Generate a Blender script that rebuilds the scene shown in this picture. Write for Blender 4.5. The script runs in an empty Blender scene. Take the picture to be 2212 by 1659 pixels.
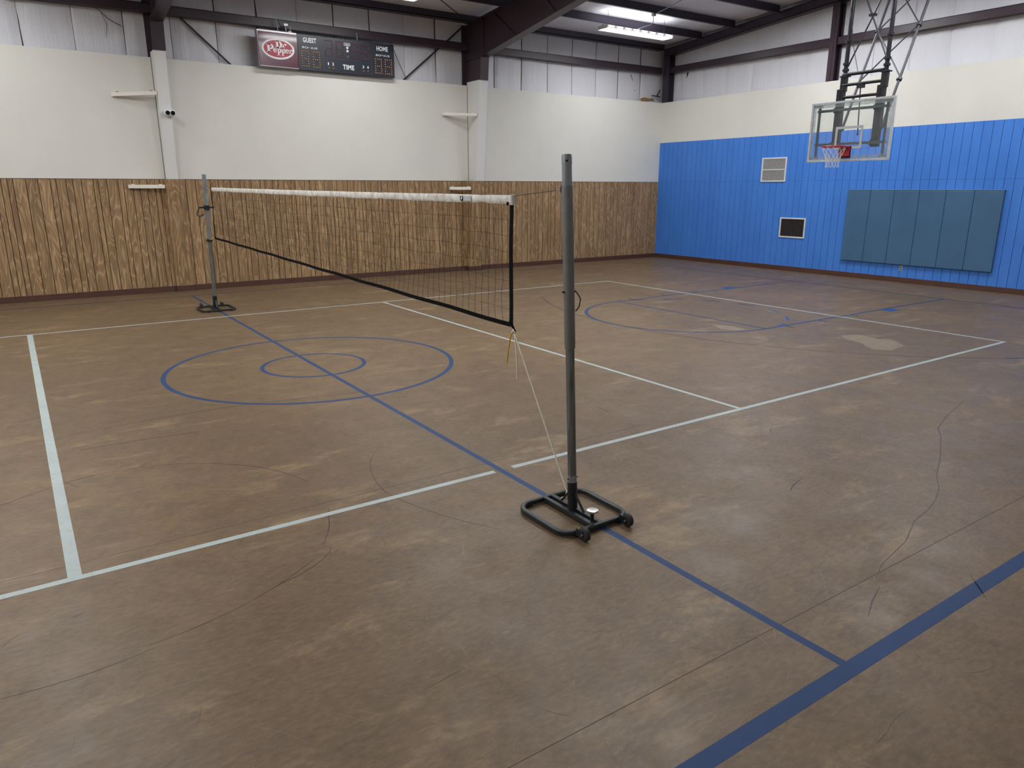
import bpy, bmesh, math, random
from mathutils import Vector, Matrix
random.seed(7)
scene = bpy.context.scene
COL = scene.collection
R = math.radians

# ------------------------------------------------------------------ camera
def look_axes(yaw, pitch, roll):
    f = Vector((math.sin(yaw)*math.cos(pitch), math.cos(yaw)*math.cos(pitch), math.sin(pitch)))
    r = Vector((math.cos(yaw), -math.sin(yaw), 0)); u = r.cross(f)
    r2 = r*math.cos(roll)+u*math.sin(roll); u2 = -r*math.sin(roll)+u*math.cos(roll)
    return r2, u2, f
cam_data = bpy.data.cameras.new('camera'); cam = bpy.data.objects.new('camera', cam_data); COL.objects.link(cam)
r_, u_, f_ = look_axes(0.5982, -0.2648, -0.0004)
cam.matrix_world = Matrix(((r_.x, u_.x, -f_.x, -17.8891), (r_.y, u_.y, -f_.y, -17.6875), (r_.z, u_.z, -f_.z, 2.2361), (0, 0, 0, 1)))
cam_data.sensor_width = 36; cam_data.lens = 1559.04/2212*36; cam_data.clip_start = 0.05; cam_data.clip_end = 200
scene.camera = cam

# ------------------------------------------------------------------ world, exposure
world = bpy.data.worlds.new('world'); scene.world = world; world.use_nodes = True
world.node_tree.nodes['Background'].inputs[0].default_value = (0.02, 0.02, 0.022, 1)
world.node_tree.nodes['Background'].inputs[1].default_value = 1.0
scene.view_settings.view_transform = 'Standard'; scene.view_settings.look = 'None'
scene.view_settings.gamma = 1; scene.view_settings.use_curve_mapping = False
scene.view_settings.exposure = 0.0
scene.cycles.max_bounces = 8; scene.cycles.diffuse_bounces = 4; scene.cycles.glossy_bounces = 3; scene.cycles.transparent_max_bounces = 8
ROW_POWER = (0.33, 1.0, 0.98, 0.20)
UP_SHARE = 0.24         # light that leaves through the slots on top
LAMP_W = 170.0          # watts of one eight-foot fluorescent fixture
LAMP_COL = (0.96, 0.985, 1.0)

# ------------------------------------------------------------------ materials
def lin(c):
    out = []
    for v in c:
        v = v/255.0
        out.append(v/12.92 if v <= 0.04045 else ((v+0.055)/1.055)**2.4)
    return (out[0], out[1], out[2], 1.0)
class NT:
    def __init__(s, name):
        s.m = bpy.data.materials.new(name); s.m.use_nodes = True
        s.t = s.m.node_tree; s.n = s.t.nodes; s.b = s.n['Principled BSDF']; s.out = s.n['Material Output']
    def new(s, typ, **kw):
        n = s.n.new(typ)
        for k, v in kw.items(): setattr(n, k, v)
        return n
    def link(s, a, b): s.t.links.new(a, b)
    def pos(s, scale=(1, 1, 1), rot=(0, 0, 0), obj=False):
        m = s.new('ShaderNodeMapping'); m.inputs['Scale'].default_value = scale; m.inputs['Rotation'].default_value = rot
        if obj:
            t = s.new('ShaderNodeTexCoord'); s.link(t.outputs['Object'], m.inputs['Vector'])
        else:
            g = s.new('ShaderNodeNewGeometry'); s.link(g.outputs['Position'], m.inputs['Vector'])
        return m.outputs[0]
    def noise(s, vec, scale, detail=4, rough=0.55, dist=0.0):
        n = s.new('ShaderNodeTexNoise'); n.inputs['Scale'].default_value = scale; n.inputs['Detail'].default_value = detail
        n.inputs['Roughness'].default_value = rough; n.inputs['Distortion'].default_value = dist
        s.link(vec, n.inputs['Vector']); return n.outputs['Fac']
    def ramp(s, fac, stops):
        r = s.new('ShaderNodeValToRGB'); e = r.color_ramp.elements
        while len(e) < len(stops): e.new(0.5)
        for i, (p, c) in enumerate(stops):
            e[i].position = p; e[i].color = c if len(c) == 4 else (*c, 1)
        s.link(fac, r.inputs[0]); return r.outputs[0]
    def val(s, fac, a, b, lo=0.0, hi=1.0):
        r = s.new('ShaderNodeMapRange'); r.inputs[1].default_value = a; r.inputs[2].default_value = b
        r.inputs[3].default_value = lo; r.inputs[4].default_value = hi; s.link(fac, r.inputs[0]); return r.outputs[0]
    def mix(s, fac, a, b, mode='MIX'):
        m = s.new('ShaderNodeMix', data_type='RGBA', blend_type=mode)
        for sock, v in ((m.inputs[0], fac), (m.inputs[6], a), (m.inputs[7], b)):
            if isinstance(v, (int, float)): sock.default_value = v
            elif isinstance(v, tuple): sock.default_value = v
            else: s.link(v, sock)
        return m.outputs[2]
    def math(s, op, a, b=None):
        m = s.new('ShaderNodeMath', operation=op)
        for sock, v in ((m.inputs[0], a), (m.inputs[1], b)):
            if v is None: continue
            if isinstance(v, (int, float)): sock.default_value = v
            else: s.link(v, sock)
        return m.outputs[0]
    def color(s, c): s.link(c, s.b.inputs['Base Color'])
    def bump(s, h, strength, dist=0.01):
        b = s.new('ShaderNodeBump'); b.inputs['Strength'].default_value = strength; b.inputs['Distance'].default_value = dist
        s.link(h, b.inputs['Height']); s.link(b.outputs[0], s.b.inputs['Normal'])
    def rough(s, v):
        if isinstance(v, (int, float)): s.b.inputs['Roughness'].default_value = v
        else: s.link(v, s.b.inputs['Roughness'])
M = {}
def simple(name, rgb, rough=0.5, metal=0.0, var=0.10, scale=6.0, bump=0.0, bscale=60.0, spec=0.5):
    t = NT(name); c = lin(rgb)
    d = tuple(x*(1-var) for x in c[:3])+(1,); l = tuple(min(1, x*(1+var)) for x in c[:3])+(1,)
    n = t.noise(t.pos(), scale, 5, 0.6); t.color(t.ramp(n, [(0.3, d), (0.7, l)]))
    t.rough(rough); t.b.inputs['Metallic'].default_value = metal; t.b.inputs['Specular IOR Level'].default_value = spec
    if bump: t.bump(t.noise(t.pos(), bscale, 4), bump, 0.01)
    M[name] = t.m; return t
simple('wall_paint', (224, 222, 214), 0.75, var=0.025, scale=0.9, bump=0.05, bscale=120, spec=0.25)
simple('wall_plain', (190, 188, 182), 0.8, var=0.04, scale=1.0, spec=0.2)
simple('casing_paint', (224, 224, 221), 0.6, var=0.02, scale=1.5, spec=0.3)
simple('bar_paint', (236, 231, 220), 0.55, var=0.03, scale=8)
simple('rust', (150, 104, 62), 0.8, var=0.3, scale=40)
simple('steel_brown', (60, 46, 54), 0.42, var=0.10, scale=2.0, spec=0.5)
simple('steel_dark', (58, 51, 66), 0.4, var=0.10, scale=2.0, spec=0.5)
simple('rod_steel', (52, 44, 48), 0.5, var=0.15, scale=5)
simple('wire', (30, 28, 30), 0.6)
def pipe(name, a, b, metal, rough):
    t = NT(name); n = t.noise(t.pos((70, 70, 2.2)), 1.0, 5, 0.65); m = t.noise(t.pos(), 5, 5, 0.6)
    c = t.ramp(n, [(0.32, lin(a)), (0.68, lin(b))]); c = t.mix(t.val(m, 0.45, 0.7, 0, 0.3), c, lin(a)); t.color(c)
    t.b.inputs['Metallic'].default_value = metal; t.rough(t.val(n, 0.3, 0.7, rough-0.06, rough+0.08)); M[name] = t.m
pipe('galv', (122, 130, 138), (176, 182, 186), 0.5, 0.36)
pipe('galv_dull', (86, 88, 86), (136, 138, 135), 0.3, 0.48)
simple('post_tape', (124, 125, 124), 0.55, metal=0.15, var=0.12, scale=7)
simple('base_paint', (30, 37, 39), 0.38, var=0.25, scale=12, spec=0.5)
simple('wheel_rubber', (48, 47, 46), 0.7, var=0.15, scale=20)
simple('chrome', (196, 196, 194), 0.34, metal=0.75, var=0.05)
simple('net_black', (9, 11, 14), 0.85, var=0.2, spec=0.15)
simple('cord', (58, 46, 34), 0.85, var=0.2, scale=12)
simple('rope_white', (238, 229, 210), 0.9, var=0.15, scale=80, bump=0.4, bscale=220)
simple('rope_yellow', (226, 188, 66), 0.8, var=0.2, scale=90, bump=0.4, bscale=220)
simple('brass', (190, 150, 70), 0.4, metal=0.7)
simple('board_alu', (204, 211, 214), 0.42, metal=0.1, var=0.12, scale=9)
simple('board_white', (198, 208, 212), 0.5, var=0.06)
simple('goal_black', (24, 26, 33), 0.42, var=0.18, scale=6)
simple('goal_green', (84, 98, 96), 0.45, metal=0.2, var=0.15, scale=8)
simple('brace_grey', (66, 64, 72), 0.42, metal=0.15, var=0.12, scale=5)
simple('rim_red', (186, 38, 50), 0.4, var=0.1)
simple('rim_net', (226, 224, 224), 0.85, var=0.05)
simple('vent_white', (224, 226, 228), 0.5, var=0.03)
simple('vent_louver', (222, 223, 224), 0.5, var=0.08, scale=20)
simple('vent_louver_dark', (96, 88, 84), 0.6, var=0.2, scale=20)
simple('vent_dark', (30, 28, 28), 0.9)
simple('pad_vinyl', (70, 108, 142), 0.45, var=0.06, scale=2.5, bump=0.12, bscale=14, spec=0.4)
simple('pad_edge', (90, 130, 158), 0.45, var=0.06, scale=4)
simple('pad_dark', (34, 62, 78), 0.6)
simple('outlet_plate', (196, 190, 178), 0.5)
simple('outlet_slot', (40, 38, 36), 0.6)
simple('score_black', (40, 44, 54), 0.34, var=0.12, scale=1.5, spec=0.5)
simple('score_seam', (80, 84, 92), 0.4, metal=0.4)
simple('score_maroon', (84, 26, 48), 0.22, var=0.12, scale=2, spec=0.7)
simple('score_alu', (165, 160, 165), 0.35, metal=0.7)
simple('logo_red', (168, 38, 58), 0.35, var=0.05)
simple('logo_white', (238, 234, 236), 0.45, var=0.02)
simple('score_white', (232, 234, 238), 0.5, var=0.03)
simple('bulb_amber', (236, 170, 112), 0.25, var=0.25, scale=60)
simple('bulb_dark', (150, 70, 74), 0.25, var=0.3, scale=60)
simple('bulb_ring', (16, 16, 20), 0.6)
simple('camera_white', (236, 238, 240), 0.35, var=0.01)
simple('camera_lens', (14, 16, 20), 0.12)
simple('cardboard', (158, 118, 76), 0.9, var=0.25, scale=25)
simple('fixture_white', (232, 232, 230), 0.45, var=0.02)
simple('conduit', (150, 152, 160), 0.4, metal=0.5)
simple('baseboard', (84, 55, 45), 0.5, var=0.16, scale=3.0, bump=0.1, bscale=30)
simple('white_scuff', (205, 196, 184), 0.7)
simple('scuff_dark', (42, 35, 31), 0.6, var=0.3, scale=9)
simple('scuff_soft', (70, 57, 48), 0.55, var=0.2, scale=6)
simple('worn_tan', (132, 114, 90), 0.5, var=0.14, scale=9)
simple('scratch_light', (138, 118, 93), 0.5, var=0.1)
simple('scratch_dark', (76, 63, 51), 0.5, var=0.15)
simple('joint_dark', (66, 55, 47), 0.7, var=0.2)
simple('cap_wood', (104, 82, 60), 0.6)
simple('groove_wood', (44, 32, 22), 0.8)
simple('groove_blue', (22, 64, 140), 0.6)

def glow(name, rgb, strength):
    t = NT(name); t.b.inputs['Base Color'].default_value = lin(rgb)
    t.b.inputs['Emission Color'].default_value = (1.0, 0.99, 0.96, 1); t.b.inputs['Emission Strength'].default_value = strength
    n = t.noise(t.pos(), 3.0); t.rough(t.val(n, 0, 1, 0.35, 0.45)); M[name] = t.m; t.m.cycles.emission_sampling = 'NONE'
glow('tube_light', (250, 250, 250), 8.0)

# insulation facing on the walls and under the roof
def insulation(name, rgb, axis_scale):
    t = NT(name); c = lin(rgb)
    big = t.noise(t.pos((0.7, 0.7, 0.35)), 1.2, 4)
    t.color(t.ramp(big, [(0.3, tuple(x*0.92 for x in c[:3])), (0.7, c)]))
    w = t.noise(t.pos(axis_scale), 1.0, 5, 0.6, 0.3)
    t.bump(w, 0.55, 0.03); t.rough(0.42); t.b.inputs['Specular IOR Level'].default_value = 0.4; M[name] = t.m
insulation('insul_back', (222, 221, 226), (9.0, 1.0, 0.7))
insulation('insul_right', (226, 226, 232), (1.0, 9.0, 0.7))
insulation('insul_roof', (234, 234, 242), (12.0, 0.8, 1.0))

# swirled printed wood panelling
def wood():
    t = NT('wood_panel')
    oi = t.new('ShaderNodeObjectInfo'); g = t.new('ShaderNodeNewGeometry')
    off = t.new('ShaderNodeCombineXYZ'); t.link(t.math('MULTIPLY', oi.outputs['Random'], 37.0), off.inputs[0]); t.link(t.math('MULTIPLY', oi.outputs['Random'], 91.0), off.inputs[2])
    va = t.new('ShaderNodeVectorMath', operation='ADD'); t.link(g.outputs['Position'], va.inputs[0]); t.link(off.outputs[0], va.inputs[1])
    mp = t.new('ShaderNodeMapping'); mp.inputs['Scale'].default_value = (6.0, 6.0, 1.0); t.link(va.outputs[0], mp.inputs['Vector'])
    n = t.noise(mp.outputs[0], 1.0, 1.6, 0.45, 0.9)
    rings = t.math('SINE', t.math('MULTIPLY', n, 46.0)); rings = t.val(rings, -1, 1)
    mp2 = t.new('ShaderNodeMapping'); mp2.inputs['Scale'].default_value = (60, 60, 2.6); t.link(va.outputs[0], mp2.inputs['Vector'])
    fine = t.noise(mp2.outputs[0], 1.0, 4, 0.6)
    broad = t.noise(mp.outputs[0], 0.8, 2, 0.5, 1.2)
    c2 = t.ramp(broad, [(0.34, lin((128, 99, 67))), (0.5, lin((150, 119, 82))), (0.66, lin((170, 138, 97)))])
    c1 = t.ramp(rings, [(0.0, lin((134, 104, 71))), (0.6, lin((154, 122, 84))), (0.84, lin((172, 139, 98))), (1.0, lin((202, 169, 123)))])
    c = t.mix(0.55, c2, c1)
    c = t.mix(t.val(fine, 0.35, 0.75, 0.0, 0.35), c, lin((122, 94, 64)))
    mp3 = t.new('ShaderNodeMapping'); mp3.inputs['Scale'].default_value = (7.5, 7.5, 2.0); t.link(va.outputs[0], mp3.inputs['Vector'])
    vo = t.new('ShaderNodeTexVoronoi'); vo.inputs['Scale'].default_value = 1.0; t.link(mp3.outputs[0], vo.inputs['Vector'])
    knot = t.val(vo.outputs['Distance'], 0.02, 0.20, 0.5, 0.0)
    c = t.mix(knot, c, lin((96, 68, 46)))
    tint = t.val(oi.outputs['Random'], 0, 1, 0.98, 1.15)
    hs = t.new('ShaderNodeHueSaturation'); t.link(c, hs.inputs['Color']); t.link(tint, hs.inputs['Value']); hs.inputs['Saturation'].default_value = 0.94
    t.color(hs.outputs[0]); t.rough(0.5); t.b.inputs['Specular IOR Level'].default_value = 0.35
    t.bump(fine, 0.06, 0.004); M['wood_panel'] = t.m
wood()

def blue():
    t = NT('blue_paint')
    n = t.noise(t.pos((1, 1.5, 0.5)), 1.6, 5, 0.6); f = t.noise(t.pos((1, 55, 1.6)), 1.0, 4, 0.6)
    c = t.ramp(n, [(0.3, lin((66, 126, 216))), (0.7, lin((74, 136, 226)))])
    c = t.mix(t.val(f, 0.62, 0.8, 0, 0.25), c, lin((108, 154, 222)))
    t.color(c); t.bump(f, 0.14, 0.004); t.rough(0.5); t.b.inputs['Specular IOR Level'].default_value = 0.35; M['blue_paint'] = t.m
blue()

def floor_mat():
    t = NT('floor_coating'); p = t.pos()
    big = t.noise(p, 0.28, 5, 0.6, 0.4)
    mid = t.noise(t.pos((0.75, 1.9, 1)), 1.25, 10, 0.70, 0.35)
    mot = t.noise(p, 4.5, 7, 0.65)
    c = t.ramp(big, [(0.30, lin((115, 97, 77))), (0.5, lin((126, 106, 83))), (0.72, lin((139, 117, 90)))])
    c = t.mix(t.val(mot, 0.38, 0.66, 0.0, 0.55), c, lin((98, 84, 70)))
    grain = t.noise(t.pos((1.0, 2.2, 1), (0, 0, 0.2)), 16, 8, 0.72)
    c = t.mix(t.val(grain, 0.50, 0.68, 0.0, 0.34), c, lin((152, 132, 104)))
    c = t.mix(t.val(grain, 0.50, 0.34, 0.0, 0.34), c, lin((78, 66, 57)))
    tan = t.val(mid, 0.55, 0.64)
    tan = t.math('MULTIPLY', tan, t.val(t.noise(p, 7.0, 8, 0.7), 0.36, 0.58, 0.10, 0.62))
    c = t.mix(tan, c, lin((164, 144, 114)))
    dk = t.val(t.noise(t.pos((1, 1, 1), (0, 0, 0.6)), 2.6, 10, 0.75, 0.6), 0.60, 0.72, 0, 0.5)
    c = t.mix(dk, c, lin((70, 59, 52)))
    # fine scratches in several directions
    for i, (ang, sx, col, hi) in enumerate([(0.3, 46, (176, 152, 122), 0.4), (2.6, 52, (70, 57, 48), 0.5)]):
        vec = t.pos((sx, 1.5, 1), (0, 0, ang)); s = t.noise(vec, 1.0, 3, 0.5, 0.35)
        msk = t.val(t.noise(p, 1.3+0.4*i, 3), 0.46, 0.62)
        c = t.mix(t.math('MULTIPLY', t.val(s, 0.70, 0.80, 0, hi), msk), c, lin(col))
    spots = t.new('ShaderNodeTexVoronoi'); spots.inputs['Scale'].default_value = 1.6; t.link(p, spots.inputs['Vector'])
    c = t.mix(t.val(spots.outputs['Distance'], 0.012, 0.03, 0.8, 0), c, lin((50, 42, 40)))
    c = t.mix(1.0, c, (0.84, 0.785, 0.705, 1.0), 'MULTIPLY')
    t.color(c)
    t.rough(t.val(t.noise(p, 1.8, 6, 0.65), 0.3, 0.7, 0.34, 0.54)); t.b.inputs['Specular IOR Level'].default_value = 0.34
    t.bump(t.noise(p, 14, 6, 0.65), 0.10, 0.006); M['floor_coating'] = t.m
floor_mat()

def worn_line(name, rgb, worn, amount, rough):
    t = NT(name); p = t.pos()
    c = t.ramp(t.noise(p, 3.0, 5), [(0.3, tuple(x*0.88 for x in lin(rgb)[:3])), (0.7, lin(rgb))])
    w = t.val(t.noise(t.pos((18, 18, 1), (0, 0, 0.5)), 1.0, 6, 0.7, 0.3), 0.56, 0.74, 0, amount)
    w2 = t.val(t.noise(p, 1.1, 6, 0.7), 0.56, 0.7, 0, amount*0.5)
    c = t.mix(w, c, lin(worn)); c = t.mix(w2, c, lin(worn)); t.color(c); t.rough(rough); t.b.inputs['Specular IOR Level'].default_value = 0.16; M[name] = t.m
worn_line('tape_white', (180, 190, 188), (130, 122, 106), 0.55, 0.42)
worn_line('line_blue', (46, 71, 113), (82, 80, 80), 0.30, 0.50)
worn_line('line_blue_dark', (46, 56, 82), (84, 74, 64), 0.5, 0.45)
worn_line('line_faint', (98, 84, 72), (116, 98, 78), 0.8, 0.5)
worn_line('block_blue', (40, 84, 142), (90, 100, 120), 0.3, 0.4)

def band():
    t = NT('net_band'); c = t.ramp(t.noise(t.pos((1, 1, 1)), 14, 6, 0.7), [(0.35, lin((196, 190, 178))), (0.62, lin((240, 238, 232)))])
    d = t.val(t.noise(t.pos((1, 30, 60)), 1.0, 4), 0.62, 0.75, 0, 0.35); c = t.mix(d, c, lin((150, 140, 126)))
    t.color(c); t.bump(t.noise(t.pos((1, 24, 30)), 1.0, 4), 0.18, 0.01); t.rough(0.8); M['net_band'] = t.m
band()

def glass():
    t = NT('board_glass'); t.n.remove(t.b)
    tr = t.new('ShaderNodeBsdfTransparent'); gl = t.new('ShaderNodeBsdfGlossy'); gl.inputs['Roughness'].default_value = 0.03
    tr.inputs[0].default_value = (0.97, 0.985, 0.985, 1)
    fr = t.new('ShaderNodeFresnel'); fr.inputs[0].default_value = 1.45
    df = t.new('ShaderNodeBsdfDiffuse'); df.inputs[0].default_value = (0.75, 0.82, 0.82, 1)
    n = t.noise(t.pos(), 3.0, 4); m0 = t.new('ShaderNodeMixShader'); t.link(t.val(n, 0.3, 0.7, 0.02, 0.07), m0.inputs[0]); t.link(tr.outputs[0], m0.inputs[1]); t.link(df.outputs[0], m0.inputs[2])
    m = t.new('ShaderNodeMixShader'); t.link(fr.outputs[0], m.inputs[0]); t.link(m0.outputs[0], m.inputs[1]); t.link(gl.outputs[0], m.inputs[2]); t.link(m.outputs[0], t.out.inputs[0]); M['board_glass'] = t.m
glass()

# ------------------------------------------------------------------ mesh helpers
ORG = {}
def origin_of(p): return ORG.get(p.name, Vector((0, 0, 0))) if p else Vector((0, 0, 0))
class MB:
    def __init__(s): s.v = []; s.f = []
    def add(s, vs, fs):
        b = len(s.v); s.v += [Vector(v) for v in vs]; s.f += [tuple(i+b for i in f) for f in fs]; return s
    def box(s, x0, x1, y0, y1, z0, z1):
        return s.add([(x, y, z) for z in (z0, z1) for y in (y0, y1) for x in (x0, x1)], [(0, 2, 3, 1), (4, 5, 7, 6), (0, 1, 5, 4), (2, 6, 7, 3), (0, 4, 6, 2), (1, 3, 7, 5)])
    def obox(s, c, ax, h):
        c = Vector(c); vs = []
        for k in (-1, 1):
            for j in (-1, 1):
                for i in (-1, 1): vs.append(c+ax[0]*h[0]*i+ax[1]*h[1]*j+ax[2]*h[2]*k)
        return s.add(vs, [(0, 2, 3, 1), (4, 5, 7, 6), (0, 1, 5, 4), (2, 6, 7, 3), (0, 4, 6, 2), (1, 3, 7, 5)])
    def bar(s, a, b, w, h, up=(0, 0, 1)):
        a, b = Vector(a), Vector(b); d = (b-a); L = d.length; d.normalize(); up = Vector(up)
        x = d.cross(up)
        if x.length < 1e-4: x = d.cross(Vector((1, 0, 0)))
        x.normalize(); y = x.cross(d)
        return s.obox((a+b)/2, (d, x, y), (L/2, w/2, h/2))
    def tube(s, pts, r, n=10, closed=False, flat=None):
        pts = [Vector(p) for p in pts]; N = len(pts); rs = r if isinstance(r, (list, tuple)) else [r]*N
        T = []
        for i in range(N):
            a = pts[(i-1) % N] if (closed or i > 0) else pts[i]; b = pts[(i+1) % N] if (closed or i < N-1) else pts[i]
            T.append((b-a).normalized())
        nrm = T[0].orthogonal().normalized() if flat is None else Vector(flat)
        base = len(s.v)
        for i in range(N):
            nrm = (nrm - T[i]*nrm.dot(T[i])).normalized(); bi = T[i].cross(nrm)
            for k in range(n):
                a = 2*math.pi*(k+0.5)/n
                s.v.append(pts[i]+(nrm*math.cos(a)+bi*math.sin(a))*rs[i])
        M_ = N if closed else N-1
        for i in range(M_):
            j = (i+1) % N
            for k in range(n):
                s.f.append((base+i*n+k, base+i*n+(k+1) % n, base+j*n+(k+1) % n, base+j*n+k))
        if not closed:
            s.f.append(tuple(base+k for k in reversed(range(n)))); s.f.append(tuple(base+(N-1)*n+k for k in range(n)))
        return s
    def prism(s, poly, fn, d0, d1):
        n = len(poly); vs = [fn(a, b, d0) for a, b in poly]+[fn(a, b, d1) for a, b in poly]
        fs = [tuple(range(n)), tuple(reversed(range(n, 2*n)))]+[(i, i+n, (i+1) % n+n, (i+1) % n) for i in range(n)]
        return s.add(vs, fs)
    def grid(s, fn, nu, nv):
        b = len(s.v)
        for j in range(nv+1):
            for i in range(nu+1): s.v.append(Vector(fn(i/nu, j/nv)))
        for j in range(nv):
            for i in range(nu):
                a = b+j*(nu+1)+i; s.f.append((a, a+1, a+nu+2, a+nu+1))
        return s
    def ball(s, c, r, n=8, m=5, axis=None, squash=1.0):
        c = Vector(c); b = len(s.v)
        for j in range(m+1):
            ph = math.pi*j/m
            for i in range(n):
                th = 2*math.pi*i/n; s.v.append(c+Vector((r*math.sin(ph)*math.cos(th), r*squash*math.cos(ph), r*math.sin(ph)*math.sin(th))))
        for j in range(m):
            for i in range(n): s.f.append((b+j*n+i, b+j*n+(i+1) % n, b+(j+1)*n+(i+1) % n, b+(j+1)*n+i))
        return s
    def mesh(s, name, mat, off=Vector((0, 0, 0)), smooth=False):
        me = bpy.data.meshes.new(name); me.from_pydata([v-off for v in s.v], [], s.f)
        bm = bmesh.new(); bm.from_mesh(me); bmesh.ops.recalc_face_normals(bm, faces=bm.faces); bm.to_mesh(me); bm.free()
        if smooth:
            for p in me.polygons: p.use_smooth = True
        me.materials.append(M[mat]); return me
    def build(s, name, mat, parent=None, smooth=False, bevel=0.0, org=None):
        off = origin_of(parent) if org is None else Vector(org)
        me = s.mesh(name, mat, off, smooth); o = bpy.data.objects.new(name, me); COL.objects.link(o)
        if parent: o.parent = parent; ORG[o.name] = off.copy()
        else: o.location = off; ORG[o.name] = off.copy()
        if bevel:
            b = o.modifiers.new('bevel', 'BEVEL'); b.width = bevel; b.segments = 2; b.limit_method = 'ANGLE'; b.angle_limit = R(40)
        if smooth and not bevel:
            try: me.set_sharp_from_angle(angle=R(38))
            except Exception: pass
        return o
def thing(name, loc, label, cat, group=None):
    o = bpy.data.objects.new(name, None); COL.objects.link(o); o.location = loc; ORG[o.name] = Vector(loc); o.empty_display_size = 0.1
    o['label'] = label; o['category'] = cat
    if group: o['group'] = group
    return o
def tag(o, label, cat, group=None):
    o['label'] = label; o['category'] = cat
    if group: o['group'] = group
    return o
def struct(o, label=None):
    o['kind'] = 'structure'
    if label: o['label'] = label
    return o
def share(me, name, parent, loc, rotz=0.0):
    o = bpy.data.objects.new(name, me); COL.objects.link(o); o.parent = parent; o.location = Vector(loc)-origin_of(parent); o.rotation_euler = (0, 0, rotz); return o

# ------------------------------------------------------------------ room dimensions
X0, Y0 = -29.7, -20.6          # far ends of the hall (out of view)
HW, HB, HT = 2.431, 3.650, 4.872
RIDGE = -10.3
def roofz(y):
    a = -y if y > RIDGE else -(2*RIDGE-y)
    return 6.575+0.0833*a

# ------------------------------------------------------------------ floor
fm = MB(); fm.box(X0, 0.0, Y0, 0.0, -0.12, 0.0)
floor = struct(fm.build('floor', 'floor_coating'), 'worn brown coated concrete gym floor with court lines')
XN = -14.844
def strip(pts, w, z, mat, name='court_line', closed=False):
    b = MB(); n = len(pts); L = []; Rr = []
    for i, p in enumerate(pts):
        a = pts[(i-1) % n] if (closed or i > 0) else p; c = pts[(i+1) % n] if (closed or i < n-1) else p
        d = Vector((c[0]-a[0], c[1]-a[1])).normalized(); nn = Vector((-d.y, d.x))
        ww = w[i] if isinstance(w, list) else w
        L.append((p[0]+nn.x*ww/2, p[1]+nn.y*ww/2)); Rr.append((p[0]-nn.x*ww/2, p[1]-nn.y*ww/2))
    vs = [(x, y, z) for x, y in L]+[(x, y, z) for x, y in Rr]+[(x, y, 0.0) for x, y in L]+[(x, y, 0.0) for x, y in Rr]; fs = []
    for i in range(n if closed else n-1):
        j = (i+1) % n; fs += [(i, n+i, n+j, j), (i, j, 2*n+j, 2*n+i), (n+i, 3*n+i, 3*n+j, n+j)]
    b.add(vs, fs); return b.build(name, mat, floor)
def line(a, b, w, z, mat): return strip([a, b], w, z, mat)
def circle(cx, cy, r, w, z, mat, a0=0, a1=2*math.pi, n=72):
    cl = abs(a1-a0-2*math.pi) < 1e-6
    return strip([(cx+r*math.cos(a0+(a1-a0)*i/n), cy+r*math.sin(a0+(a1-a0)*i/n)) for i in range(n+(0 if cl else 1))], w, z, mat, closed=cl)
YS1, YS2, XE = -4.107, -13.056, -5.7575
# white volleyball tape
line((2*XN-XE, YS1), (XE, YS1), 0.05, 0.0010, 'tape_white')
line((2*XN-XE, YS2), (-14.905, YS2), 0.055, 0.0010, 'tape_white'); line((-14.73, YS2), (XE, YS2), 0.055, 0.0010, 'tape_white')
line((XE, YS1+0.02), (XE, YS2-0.02), 0.05, 0.0012, 'tape_white')
line((-11.823, YS1), (-11.823, YS2), 0.052, 0.0012, 'tape_white')
line((-17.873, YS1), (-17.873, YS2), 0.075, 0.0012, 'tape_white')
# blue basketball lines
line((XN, -0.933), (XN, -16.13), 0.052, 0.0006, 'line_blue')
line((X0+1.97, -16.128), (-1.973, -16.128), 0.088, 0.0007, 'line_blue')
line((X0+1.97, -0.933), (-1.973, -0.933), 0.05, 0.0007, 'line_blue_dark')
line((-1.973, -0.933), (-1.973, -16.128), 0.05, 0.0007, 'line_blue_dark')
circle(XN, -8.60, 1.80, 0.055, 0.0008, 'line_blue'); circle(XN, -8.60, 0.647, 0.05, 0.0008, 'line_blue')
for s in (1, -1):
    line((-1.973, -8.562+s*1.80), (-7.85, -8.562+s*1.80), 0.055, 0.0008, 'line_blue')
line((-7.823, -8.562-1.8), (-7.823, -8.562+1.8), 0.05, 0.0009, 'line_blue')
circle(-7.823, -8.562, 1.80, 0.055, 0.0010, 'line_blue', math.pi/2, 1.5*math.pi, 48)
for k in range(7):      # dashed inner half of the free-throw circle
    a = -math.pi/2+0.16+k*0.436
    o = circle(-7.823, -8.562, 1.80, 0.05, 0.0010, 'block_blue' if k < 3 else 'line_blue_dark', a, a+0.215, 6)
for s in (1, -1):
    for x in (-5.42, -6.40, -7.35): line((x, -8.562+s*1.83), (x, -8.562+s*1.99), 0.05, 0.0008, 'line_blue_dark')
    line((-4.43, -8.562+s*1.93), (-4.10, -8.562+s*1.93), 0.20, 0.0009, 'block_blue')
circle(-3.55, -8.54, 6.06, 0.05, 0.0005, 'line_faint', R(148), R(205), 30)
circle(-3.55, -8.54, 6.06, 0.040, 0.0005, 'line_faint', R(206), R(236), 20)
circle(-3.55, -8.54, 6.06, 0.040, 0.0005, 'line_blue_dark', R(236), R(262), 14)
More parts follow.
